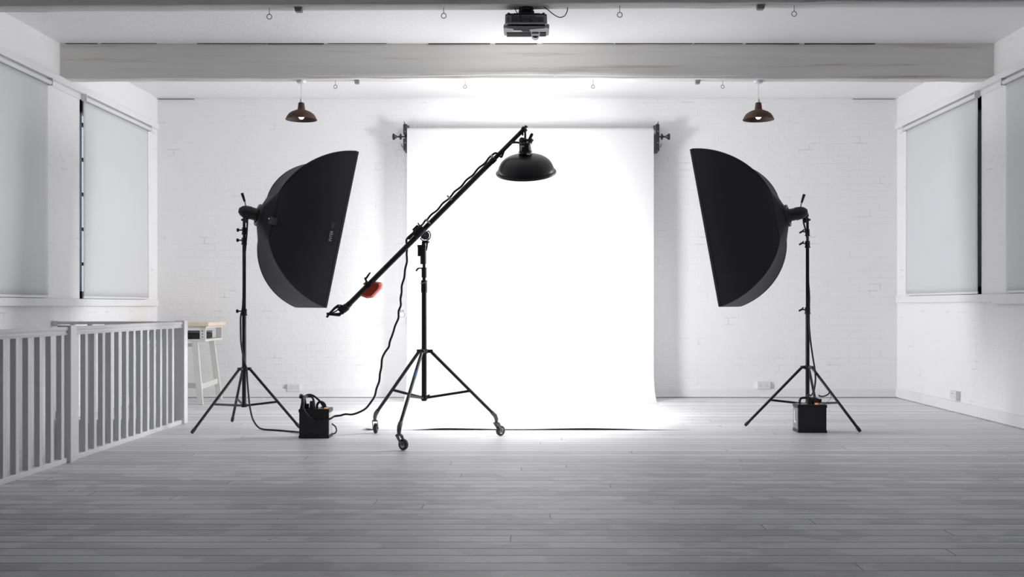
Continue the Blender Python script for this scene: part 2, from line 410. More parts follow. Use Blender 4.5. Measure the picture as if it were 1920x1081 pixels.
# ------------------------------------------------------------------ roller blinds
def blind(side, y0, y1, zb, lab, seed):
    x = XL+.038 if side < 0 else XR-.038
    r = thing('roller_blind', (x, (y0+y1)/2, zb), lab, 'window blind', 'roller blinds over the side windows')
    zt = 2.937
    MB().cyl((x, y0+.012, zt), (x, y1-.012, zt), .019, seg=20).build('roller_tube', M_tube, r)
    for yy in (y0, y1-.012):
        b = MB(); b.box((x-.024, yy, zt-.025), (x+.024, yy+.010, 2.9755)); b.cyl((x, yy-.003, zt), (x, yy+.012, zt), .012)
        b.build('bracket', M_tube, r, smooth=False, bev=.002)
    rnd = random.Random(seed); ph = [rnd.uniform(0, 6) for _ in range(4)]
    rows = []
    xf = x-.017*(-side) if side < 0 else x+.017
    xf = x-.016 if side < 0 else x+.016
    for i in range(25):
        t = i/24; z = zt-(zt-zb-.022)*t; row = []
        for j in range(41):
            s_ = j/40
            w = .0055*math.sin(s_*9+ph[0]+t*1.5)*t+.004*math.sin(s_*19+ph[1])*t*(1-.4*t)
            row.append((xf-side*abs(w), y0+.022+(y1-y0-.044)*s_, z))
        rows.append(row)
    MB().grid(rows).build('fabric', M_blind, r, solid=.001)
    MB().box((xf-.006, y0+.02, zb), (xf+.006, y1-.02, zb+.022)).build('bottom_bar', M_tube, r, smooth=False, bev=.003)
    MB().tube([(x+(-side)*.012, y1-.006 if False else y0-.002, zt), (x+(-side)*.012, y0-.002, zb+.3)], .0018, 6).build('pull_cord', M_white, r)
blind(-1, 9.60, 11.28, 1.092, 'white roller blind at the far left window, daylight showing down its near edge', 1)
blind(-1, 7.22, 8.93, 1.092, 'white roller blind cut by the left edge of the view', 2)
blind(1, 9.446, 11.28, 1.132, 'white roller blind at the far right window beside the back corner', 3)
blind(1, 7.22, 8.93, 1.132, 'white roller blind cut by the right edge of the view', 4)

# ------------------------------------------------------------------ balustrade round the stairwell
xr = -2.98
B = thing('balustrade', (xr-.045, 6.83, 0), 'white painted wooden balustrade with square balusters along the stairwell', 'railing')
def newel(y0, parent):
    mb = MB(); mb.box((xr-.09, y0, 0), (xr, y0+.09, .895)); return mb.build('newel_post', M_rail, parent, smooth=False, bev=.004)
newel(6.78, B); newel(3.0, B); newel(9.02, B)
def rail_profile(y0, y1):
    c = xr-.045
    pr = [(-.022, .832), (.022, .832), (.026, .842), (.018, .850), (.018, .857), (.028, .866), (.030, .876), (.022, .886), (-.022, .886), (-.030, .876), (-.028, .866), (-.018, .857), (-.018, .850), (-.026, .842)]
    return MB().prism([(c+a, y0, z) for a, z in pr], (0, y1-y0, 0))
rail_profile(3.09, 6.78).build('handrail', M_rail, B); rail_profile(6.87, 9.02).build('handrail', M_rail, B)
for a, b in ((3.09, 6.78), (6.87, 9.02)):
    MB().box((xr-.065, a, .0), (xr-.022, b, .035)).build('bottom_rail', M_rail, B, smooth=False, bev=.004)
ys = [6.70-.149*k for k in range(24)]+[6.918+.144*k for k in range(14)]
first = None
for i, y in enumerate(ys):
    if first is None:
        first = MB().box((-.0175, 0, 0), (.0175, .043, .798)).build('baluster', M_rail, None, smooth=False, bev=.002)
        first.parent = B; o = first
    else:
        o = first.copy(); COL.objects.link(o); o.parent = B
    o.location = V((xr-.0435, y, .034))-V(B.location)
R2 = thing('balustrade', (-3.6, 9.065, 0), 'short white return railing from the end newel post to the left wall', 'railing')
MB().box((XL+.002, 9.045, .862), (xr-.09, 9.085, .888)).build('handrail', M_rail, R2, smooth=False, bev=.006)
MB().box((XL+.002, 9.03, .846), (XL+.05, 9.10, .892)).build('end_block', M_rail, R2, smooth=False, bev=.004)
MB().box((XL+.002, 9.045, 0), (xr-.09, 9.085, .035)).build('bottom_rail', M_rail, R2, smooth=False, bev=.004)
for k in range(6):
    x = XL+.15+k*.15
    MB().box((x, 9.048, .035), (x+.035, 9.083, .862)).build('baluster', M_rail, R2, smooth=False, bev=.002)

# ------------------------------------------------------------------ trestle work table behind the railing
T = thing('trestle_table', (-3.7, 11.0, 0), 'cream trestle work table with a pale plywood top in the back left corner', 'table')
MB().box((-4.08, 10.74, .812), (-3.30, 11.36, .852)).build('table_top', M_wood, T, smooth=False, bev=.004)
MB().box((-4.06, 10.76, .79), (-3.33, 11.34, .812)).build('top_frame', M_tablew, T, smooth=False, bev=.003)
MB().box((-4.06, 10.73, .655), (-3.33, 11.34, .678)).build('shelf', M_tablew, T, smooth=False, bev=.003)
for x in (-3.39, -4.03):
    for y in (10.74, 11.30):
        u = MB().box((x, y, .678), (x+.062, y+.02, .79)).build('upright', M_tablew, T, smooth=False, bev=.002)
        if y < 11:
            d = MB()
            for z in (.702, .732, .762): d.cyl((x+.028, y-.001, z), (x+.028, y+.003, z), .006, seg=10)
            d.build('peg_hole', M_dark, u)
for x, sx in ((-3.44, 1), (-4.00, -1)):
    for y, sy in ((10.735, 0), (11.30, .0)):
        a = V((x, y, .655)); b = V((x+.055*sx+(.030 if (y > 11 and sx > 0) else 0), y-.0, 0))
        MB().prism([a+V((-.03, 0, 0)), a+V((.03, 0, 0)), b+V((.03, 0, 0)), b+V((-.03, 0, 0))], (0, .032, 0)).build('leg', M_tablew, T, smooth=False, bev=.003)
MB().box((-4.03, 10.767, .17), (-3.40, 10.785, .225)).build('stretcher', M_tablew, T, smooth=False, bev=.003)
for x in (-3.40, -4.03): MB().prism([(x, 10.767, .16), (x, 10.767, .215), (x+.01, 11.30, .235), (x+.01, 11.30, .18)], (.018, 0, 0)).build('side_rail', M_tablew, T, smooth=False)
MB().box((-4.02, 10.76, .60), (-3.42, 10.78, .635)).build('apron', M_tablew, T, smooth=False, bev=.003)
K = thing('equipment_box', (-3.72, 11.0, .678), 'black flat box lying on the shelf of the trestle table', 'box')
MB().box((-4.02, 10.82, .679), (-3.41, 11.24, .738)).build('case', M_blackp, K, smooth=False, bev=.008)
MB().box((-4.02, 10.815, .742), (-3.41, 11.24, .757)).build('lid', M_projd, K, smooth=False, bev=.004)
MB().box((-4.0, 10.83, .7375), (-3.43, 11.2, .7425)).build('seam', M_blackp, K, smooth=False)

# ------------------------------------------------------------------ paper backdrop
xa0, xa1, xb0, xb1 = -1.319, 1.371, -1.352, 1.342
prof = []
zr = 2.922; yr = 11.385; rr = .045
for k in range(7):
    a = math.radians(90-k*15); prof.append((yr-rr*math.cos(a)-.001, zr+rr*math.sin(a)+.001))
for k in range(1, 25): prof.append((yr-rr-.001, zr-(zr-.36)*k/24))
for k in range(1, 13):
    a = math.radians(90*k/12); R_ = .36-.0012
    prof.append((yr-rr-R_*(1-math.cos(a)), .36-R_*math.sin(a)))
yq = prof[-1][0]
for k in range(1, 21): prof.append((yq+(8.562-yq)*k/20, .0012))
rows = []
for y, z in prof:
    t = min(1, max(0, (yr-y-.05)/(yr-8.562)))
    row = []
    for j in range(61):
        s_ = j/60; x = (xa0+(xb0-xa0)*t)*(1-s_)+(xa1+(xb1-xa1)*t)*s_
        zz = z; yy = y
        if y < 8.95 and z < .01:
            q = ((8.95-y)/.388)**2
            px = 682+(1295-682)*s_
            l = .0115+.004*math.sin(px/41.)
            l *= min(1, max(0, (px-760)/60))*min(1, max(0, (1268-px)/90)) if px > 700 else 0
            if px < 712: l = .018*(712-px)/30
            zz = z+l*q
        row.append((x, yy, zz))
    rows.append(row)
BD = thing('paper_backdrop', (0, 11.3, 2.92), 'seamless white paper backdrop hanging from a wall roll and sweeping over the floor', 'backdrop')
MB().grid(rows).build('paper_sheet', M_paper, BD)
MB().cyl((xa0-.001, yr, zr), (xa1+.001, yr, zr), rr-.002, seg=28).build('paper_roll', M_paper, BD)
MB().cyl((xa0-.012, yr, zr), (xa1+.025, yr, zr), .022, seg=20).build('roll_core', M_card, BD)

def bracket(x, s, lab):
    r = thing('backdrop_bracket', (x, 11.59, 2.88), lab, 'bracket', 'brackets at the ends of the paper roll')
    z0, z1 = 2.715, 3.02
    MB().box((x-.018, 11.575, z0+.01), (x+.018, 11.598, z1+.01)).build('wall_plate', M_black, r, smooth=False, bev=.003)
    mb = MB()
    if s < 0:
        mb.box((x-.018, 11.345, 2.895), (x+.022, 11.575, 3.005)); mb.box((x-.016, 11.345, 2.72), (x+.014, 11.575, 2.85)); mb.box((x-.006, 11.40, 2.84), (x+.006, 11.575, 2.90))
    else:
        mb.box((x-.019, 11.345, 2.715), (x+.019, 11.575, 3.005))
    mb.build('arm', M_black, r, smooth=False, bev=.003)
    h = MB()
    h.prism([(x-.010*1, 11.36, 3.0), (x+.012, 11.36, 3.0), (x+s*.012, 11.36, 3.045)], (0, .01, 0))
    h.build('hook', M_grey, r); h = MB()
    h.tube(smoothpath([(x+s*.016, 11.345, 2.745), (x+s*.028, 11.34, 2.76), (x+s*.036, 11.34, 2.785)]), .007, 8)
    h.build('hook', M_grey, r)
    e = MB(); zk = 2.873
    e.cyl((x-s*.028, 11.385, zk), (x+s*.09, 11.385, zk), .008)
    e.lathe([(0, 0), (.02, 0), (.033, .006), (.035, .014), (.018, .022), (.012, .03), (0, .03)], (x+s*.040, 11.385, zk), (s, 0, 0), 24)
    e.build('spindle', M_black, r)
    e = MB(); e.lathe([(0, 0), (.013, 0), (.02, .02), (.034, .032), (.036, .045), (.030, .05), (0, .05)], (x+s*.088, 11.385, zk), (s, 0, 0), 24)
    e.build('knob', M_black, r)
    for z in (2.80, 2.925): MB().cyl((x+.003, 11.338, z), (x+.003, 11.347, z), .006).build('bolt', M_steel, r)
bracket(-1.344, -1, 'black wall bracket with hooks at the left end of the paper roll')
bracket(1.415, 1, 'black wall bracket with hooks at the right end of the paper roll')
# bead chain loop with weight
cz = 2.873
ch = thing('bead_chain', (-1.39, 11.38, 1.0), 'thin white bead chain loop hanging left of the paper with a grey weight', 'chain')
mb = MB()
xc1, xc2 = P(748.5, 300, 11.34).x, P(755.5, 300, 11.34).x
xm = (xc1+xc2)/2
n = 105
mb.tube([(xc1, 11.36, cz-.03), (xm-.012, 11.36, 1.03)], .0016, 5)
mb.tube([(xc2, 11.36, cz-.03), (xm+.012, 11.36, 1.03)], .0016, 5)
mb.build('cord', M_white, ch)
mb = MB()
for k in range(n):
    t = k/(n-1)
    for a_, b_ in ((xc1, xm-.012), (xc2, xm+.012)):
        bmesh.ops.create_icosphere(mb.bm, subdivisions=1, radius=.004, matrix=Matrix.Translation((a_+(b_-a_)*t, 11.36, cz-.03-(cz-1.06)*t)))
bd = mb.build('beads', M_steel, ch); bd['kind'] = 'stuff'
mb = MB(); c = P(753.8, 589.2, 11.36); mb.lathe([(0, -.011), (.026, -.011), (.030, -.006), (.030, .006), (.026, .011), (0, .011)], c, (0, 1, 0), 28); mb.build('weight', M_steel, ch)
mb = MB(); mb.tube([c+V((-.014, 0, .022)), c+V((-.015, 0, .048)), c+V((.011, 0, .048)), c+V((.012, 0, .022))], .004, 8); mb.build('clip', M_black, ch)

# ------------------------------------------------------------------ wall sockets
def socket(c, ax, w, lab, single=False):
    # ax: direction along the wall; n: out of the wall
    c = V(c); A = V(ax); n_ = A.cross(V((0, 0, 1))); 
    if n_.dot(V((0, 0, 0))-c) < 0: n_ = -n_
    r = thing('wall_socket', c, lab, 'power socket', 'white power sockets along the skirting')
    d = .038 if single else .028
    MB().obox(c+n_*d/2, A, V((0, 0, 1)), n_, (w, .086, d)).build('back_box', M_white, r, smooth=False, bev=.004)
    MB().obox(c+n_*(d+.003), A, V((0, 0, 1)), n_, (w-.004, .082, .007)).build('face_plate', M_white, r, smooth=False, bev=.003)
    for s_ in (-1, 1):
        h = MB()
        cc = c+n_*(d+.0067)+A*s_*w*.24
        h.obox(cc+V((0, 0, .012)), A, V((0, 0, 1)), n_, (.004, .009, .0012))
        for q in (-1, 1): h.obox(cc+A*q*.011+V((0, 0, -.011)), A, V((0, 0, 1)), n_, (.007, .004, .0012))
        h.build('pin_hole', M_dark, r, smooth=False)
    for s_ in (-1, 1):
        k = MB(); k.obox(c+n_*(d+.008)+A*s_*w*.06+V((0, 0, .022)), A, V((0, 0, 1)), n_, (.010, .018, .005))
        k.build('switch', M_white, r, smooth=False, bev=.001)
socket(P(552, 726, 11.6), (1, 0, 0), .150, 'white double power socket on the back wall left of the backdrop')
socket(P(1431, 721.5, 11.6), (1, 0, 0), .150, 'white double power socket on the back wall behind the right light stand')
socket((XR, 9.97, .167), (0, 1, 0), .146, 'white surface power socket on the right side wall', True)

# ------------------------------------------------------------------ pendants
def pendant(x, y, lab, px):
    r = thing('pendant_lamp', (x, y, 3.027), lab, 'pendant lamp', 'rusty pendant lamps under the far beam')
    MB().lathe([(0, 0), (.040, 0), (.042, -.010), (.036, -.022), (.014, -.030), (0, -.030)], (x, y, 3.0275), (0, 0, 1), 32).build('ceiling_rose', M_tube, r)
    MB().cyl((x, y, 3.0), (x, y, 2.855), .0028, seg=8).build('cord', M_white, r)
    MB().lathe([(0, .036), (.010, .036), (.014, .02), (.017, .0), (0, 0)], (x, y, 2.829), (0, 0, 1), 24).build('lamp_holder', M_tube, r)
    out = [(.006, .150), (.024, .149), (.027, .140), (.032, .092), (.036, .086), (.052, .080), (.085, .066), (.108, .050), (.124, .028), (.132, .010), (.1375, .002), (.139, -.003)]
    inn = [(.1365, -.002), (.130, .008), (.121, .026), (.105, .046), (.083, .061), (.050, .075), (.030, .080), (.006, .082)]
    z0 = 2.681
    MB().lathe(out, (x, y, z0), (0, 0, 1), 56).build('shade', M_rust, r)
    MB().lathe([(.139, -.003)]+inn, (x, y, z0), (0, 0, 1), 56).build('shade_lining', M_rustin, r)
    MB().lathe([(0, -.030), (.014, -.027), (.024, -.016), (.028, -.002), (.024, .014), (.014, .032), (.012, .06), (0, .06)], (x, y, z0+.030), (0, 0, 1), 28).build('bulb', M_bulb, r)
pendant(P(565, 0, 9.26).x, 9.26, 'rusty brown pendant lamp hanging above the left softbox', 565)
pendant(P(1422, 0, 9.26).x, 9.26, 'rusty brown pendant lamp hanging above the right softbox', 1422)
# conduit along the far beam
cd = thing('cable_conduit', (0, 9.185, 3.065), 'thin white cable clipped along the lower face of the far beam', 'cable')
pts = [P(562, 137, 9.180)]
for i in range(41):
    x = 575+(1412-575)*i/40
    pts.append(P(x, 140.5+1.6*math.sin(x/90.)*math.exp(-((x-990)/600)**2)+.6, 9.178))
pts.append(P(1423, 137.5, 9.180))
MB().tube(smoothpath(pts, 3), .0045, 8).build('wire', M_tube, cd)
for px_ in (642, 703, 772, 880, 1040, 1233, 1302, 1358):
    c = P(px_, 141.2, 9.180); MB().box(c-V((.006, .006, .008)), c+V((.006, .008, .008))).build('clip', M_white, cd, smooth=False, bev=.002)
# small blocks under the beams
def block(px_, py_, Y, w, lab, m):
    c = P(px_, py_, Y); z1 = 3.026 if Y > 8 else 3.024+(c.x-XL)/(XR-XL)*.044
    mb = MB(); mb.prism([(c.x-w/2, Y-.02, z1), (c.x+w/2, Y-.02, z1), (c.x+w*.38, Y-.02, z1-.030), (c.x-w*.38, Y-.02, z1-.030)], (0, .045, 0))
    o = mb.build('beam_fixing', m, smooth=False, bev=.002, off=(c.x, Y, z1)); tag(o, lab, 'fixing', 'small fixings under the beams')
block(669.5, 152, 9.26, .046, 'small grey fixing block under the far beam, right of the left pendant', M_steel)
block(1308, 155, 9.26, .046, 'small grey fixing block under the far beam, left of the right pendant', M_steel)
block(560, 16, 7.03, .055, 'grey fixing block under the near beam between the two left eye bolts', M_dim)
block(1426, 10, 7.03, .055, 'grey fixing block under the near beam beside the rightmost eye bolt', M_dim)

# ------------------------------------------------------------------ eye bolts
def eyebolt_proto(r, Ls):
    mb = MB(); mb.cyl((0, 0, .01), (0, 0, -Ls), .0022, seg=8)
    mb.tube([(r*math.sin(2*math.pi*k/28), 0, -Ls-r+r*math.cos(2*math.pi*k/28)) for k in range(28)], .0026, 8, closed=True)
    mb.lathe([(.0022, 0), (.006, 0), (.006, -.003), (.0022, -.003)], (0, 0, .004), (0, 0, 1), 14)
    return mb.build('eye_bolt', M_grey)
e0 = None
near = [('far left', 505, 33.5), ('second from left', 832, 33.5), ('right of the projector', 1162, 28), ('far right', 1489, 22)]
NL = ['steel eye bolt under the near beam, leftmost of its row', 'steel eye bolt under the near beam, between the left fixing block and the projector',
      'steel eye bolt under the near beam, just right of the projector', 'steel eye bolt under the near beam, rightmost of its row']
FL = ['thin eye bolt under the far beam, right of the left pendant lamp', 'thin eye bolt under the far beam, above the left half of the backdrop',
      'thin eye bolt under the far beam, above the right half of the backdrop', 'thin eye bolt under the far beam, left of the right pendant lamp']
for k, px_ in enumerate((505, 832, 1162, 1489)):
    if e0 is None: e0 = eyebolt_proto(.0165, .040); o = e0
    else: o = e0.copy(); COL.objects.link(o)
    x = P(px_, 0, 7.045).x; o.location = (x, 7.045, 3.024+(x-XL)/(XR-XL)*.044); tag(o, NL[k], 'eye bolt', 'eye bolts under the near beam')
e1 = None
for k, px_ in enumerate((629, 872, 1112, 1355)):
    if e1 is None: e1 = eyebolt_proto(.0145, .040); o = e1
    else: o = e1.copy(); COL.objects.link(o)
    x = P(px_, 0, 9.26).x; o.location = (x, 9.26, 3.027); tag(o, FL[k], 'eye bolt', 'eye bolts under the far beam')

# ------------------------------------------------------------------ projector
zb0, zt0 = 2.918, 2.994; pcx = -.013
PJ = thing('projector', (pcx, 7.14, 3.04), 'silver and black video projector hung upside down under the near beam', 'projector')
def rr_box(mb, x0, x1, y0, y1, z0, z1, c=.02):
    pl = [(x0+c, y0), (x1-c, y0), (x1, y0+c), (x1, y1-c), (x1-c, y1), (x0+c, y1), (x0, y1-c), (x0, y0+c)]
    return mb.prism([(a, b_, z0) for a, b_ in pl], (0, 0, z1-z0))
rr_box(MB(), pcx-.142, pcx+.142, 7.005, 7.29, 2.925, zt0-.012).build('casing', M_proj, PJ, smooth=False, bev=.006)
rr_box(MB(), pcx-.140, pcx+.140, 7.012, 7.285, zt0-.014, zt0).build('base_plate', M_blackp, PJ, smooth=False, bev=.004)
# belly: light bowed shell and dark glossy insets
rr_box(MB(), pcx-.154, pcx+.158, 7.06, 7.32, 2.914, 2.945, .035).build('cover_shell', M_proj, PJ, smooth=False, bev=.008)
g = MB(); g.box((pcx-.135, 7.20, 2.9105), (pcx+.035, 7.305, 2.9145)); g.build('lamp_cover', M_matte, PJ, smooth=False, bev=.001)
g = MB(); g.box((pcx+.095, 7.19, 2.9105), (pcx+.138, 7.295, 2.9145)); g.build('vent_panel', M_matte, PJ, smooth=False, bev=.001)
g = MB(); g.prism([(pcx-.13, 7.03, 2.9125), (pcx+.13, 7.03, 2.9125), (pcx+.13, 7.085, 2.9125), (pcx+.02, 7.12, 2.9125), (pcx+.03, 7.18, 2.9125), (pcx-.02, 7.18, 2.9125), (pcx-.03, 7.12, 2.9125), (pcx-.13, 7.085, 2.9125)], (0, 0, .003)); g.build('control_panel', M_matte, PJ, smooth=False)
g = MB(); g.box((pcx+.04, 7.20, 2.905), (pcx+.088, 7.31, 2.92)); g.build('lens_housing', M_proj, PJ, smooth=False, bev=.004)
g = MB(); g.cyl((pcx+.064, 7.27, 2.92), (pcx+.064, 7.335, 2.92), .026, seg=28); g.build('lens', M_gloss, PJ)
g = MB(); g.box((pcx-.088, 7.125, 2.908), (pcx-.035, 7.145, 2.9135)); g.ball((pcx-.028, 7.135, 2.911), .006, 12); g.build('focus_ring', M_steel, PJ)
# rear connector panel
pn = MB().prism([(pcx-.100, 7.0035, 2.934), (pcx+.118, 7.0035, 2.934), (pcx+.118, 7.0035, 2.966), (pcx+.065, 7.0035, 2.968), (pcx+.055, 7.0035, 2.975), (pcx-.075, 7.0035, 2.975), (pcx-.078, 7.0035, 2.982), (pcx-.098, 7.0035, 2.982)], (0, .004, 0)).build('connector_panel', M_projd, PJ, smooth=False)
h = MB()
for i in range(3):
    for j in range(2): h.cyl((pcx-.092+i*.015, 7.0005, 2.941+j*.013), (pcx-.092+i*.015, 7.006, 2.941+j*.013), .0032, seg=10)
for i in range(3):
    for j in range(5): h.cyl((pcx-.127+i*.006, 7.003, 2.941+j*.006), (pcx-.127+i*.006, 7.006, 2.941+j*.006), .0018, seg=8)
for xx in (-.034, .034, .092): h.obox((pcx+xx, 7.002, 2.940), (1, 0, 0), (0, 1, 0), (0, 0, 1), (.018, .004, .008))
h.build('port', M_dark, PJ)
m_ = MB(); m_.cyl((pcx+.005, 7.06, 3.02), (pcx+.005, 7.06, 3.047), .045, seg=24); m_.box((pcx-.045, 7.05, 2.993), (pcx+.055, 7.13, 3.022)); m_.box((pcx-.085, 7.04, 2.990), (pcx+.095, 7.08, 3.004))
for s_ in (-1, 1): m_.cyl((pcx+s_*.118, 7.03, 2.985), (pcx+s_*.118, 7.03, 3.002), .009)
m_.build('ceiling_mount', M_black, PJ, smooth=False, bev=.003)
cc = MB().tube(smoothpath([(pcx-.075, 7.0, 3.03), (pcx-.066, 6.99, 3.0), (pcx-.05, 6.985, 2.985), (pcx-.043, 6.98, 3.03)]), .003, 8)
cc.tube(smoothpath([(pcx-.040, 7.0, 3.03), (pcx-.041, 6.985, 2.98), (pcx-.036, 6.98, 2.955), (pcx-.012, 6.985, 2.947), (pcx+.035, 7.0, 2.952)]), .0032, 8)
cc.build('signal_cable', M_cable, PJ)
o = MB().tube(smoothpath([P(1020, 13, 7.04), P(1027, 18, 7.04), P(1038, 27, 7.04), P(1049, 32.5, 7.04), P(1058, 30, 7.04), P(1063, 22, 7.04), P(1064.5, 14, 7.04)]), .0032, 8).build('power_cable', M_cable, off=tuple(P(1020, 13, 7.04)))
tag(o, 'black cable loop hanging under the near beam right of the projector', 'cable')

# ------------------------------------------------------------------ light stands
def tstand(cx, cy, feet, zh, zc, ztop, collars, lab, knob_side, lever):
    r = thing('light_stand', (cx, cy, 0), lab, 'light stand', 'black tripod stands holding the softboxes')
    MB().cyl((cx, cy, zc-.012), (cx, cy, collars[0]), .0175, seg=20).build('lower_tube', M_black, r)
    MB().cyl((cx, cy, collars[0]-.02), (cx, cy, collars[1]), .0145, seg=20).build('middle_tube', M_black, r)
    MB().cyl((cx, cy, collars[1]-.02), (cx, cy, ztop), .0115, seg=20).build('upper_tube', M_black, r)
    for i, z in enumerate(collars):
        rad = (.0225, .0200, .0175)[min(i, 2)]
        c = MB().cyl((cx, cy, z-.035), (cx, cy, z+.020), rad, seg=20)
        c.lathe([(rad, .0), (rad+.004, .0), (rad+.004, .008), (rad, .008)], (cx, cy, z-.037), (0, 0, 1), 20)
        o = c.build('collar', M_blackp, r)
        k = MB(); s_ = knob_side
        k.cyl((cx+s_*rad, cy, z), (cx+s_*(rad+.030), cy, z), .006, seg=10)
        if lever:
            k.tube(smoothpath([(cx+s_*(rad+.014), cy-.004, z+.018), (cx+s_*(rad+.026), cy-.006, z+.004), (cx+s_*(rad+.052), cy-.008, z-.012)]), [.006]*8+[.008]*9, 8)
        else:
            k.lathe([(0, 0), (.010, 0), (.015, .006), (.016, .016), (.010, .020), (0, .020)], (cx+s_*(rad+.024), cy, z), (s_, 0, 0), 8)
        k.build('locking_knob', M_blackp, o)
    hub = MB().cyl((cx, cy, zh-.022), (cx, cy, zh+.012), .026, seg=20)
    for f in feet:
        d = V((f[0]-cx, f[1]-cy, 0)).normalized()
        hub.obox(V((cx, cy, zh-.004))+d*.036, d, d.cross(V((0, 0, 1))), (0, 0, 1), (.045, .03, .024))
    hub.build('hub', M_blackp, r, smooth=False, bev=.002)
    MB().cyl((cx, cy, zc-.014), (cx, cy, zc+.014), .023, seg=20).build('brace_collar', M_blackp, r)
    for f in feet:
        f = V(f); d = V((f.x-cx, f.y-cy, 0)).normalized(); a = V((cx, cy, zh-.006))+d*.05; b = V((f.x, f.y, .012)); ax = (b-a).normalized()
        l = MB().cyl(a, b-ax*.02, .0115, seg=14).build('leg', M_black, r)
        MB().tube([b-ax*.045, b-ax*.02, b], [.0135, .0145, .012], 14).build('rubber_foot', M_rub, l)
        q = a.lerp(b, .56)
        MB().obox((q+V((cx, cy, zc))+d*.02)/2, (q-V((cx, cy, zc))-d*.02).normalized(), (q-V((cx, cy, zc))).cross(V((0, 0, 1))).normalized(), (q-V((cx, cy, zc))).cross(V((0, 0, 1))).cross(q-V((cx, cy, zc))).normalized(), ((q-V((cx, cy, zc))-d*.02).length, .010, .018)).build('brace', M_black, r, smooth=False)
    return r
def zz(y, Y): return H-(y-CY)/F*Y
LS = (-2.372, 8.69); RS = (2.373, 8.83)
tstand(*LS, [(-2.677, 8.278), (-2.600, 9.139), (-1.90, 8.655)], zz(690, 8.69), .192, zz(408, 8.69), [zz(583, 8.69), zz(450, 8.69), zz(431, 8.69)], 'black tripod light stand carrying the left softbox', -1, False)
tstand(*RS, [(1.8335, 8.789), (2.678, 8.382), (2.608, 9.317)], zz(687, 8.83), .192, zz(408, 8.83), [zz(580, 8.83), zz(456, 8.83), zz(434, 8.83)], 'black tripod light stand carrying the right softbox', -1, True)

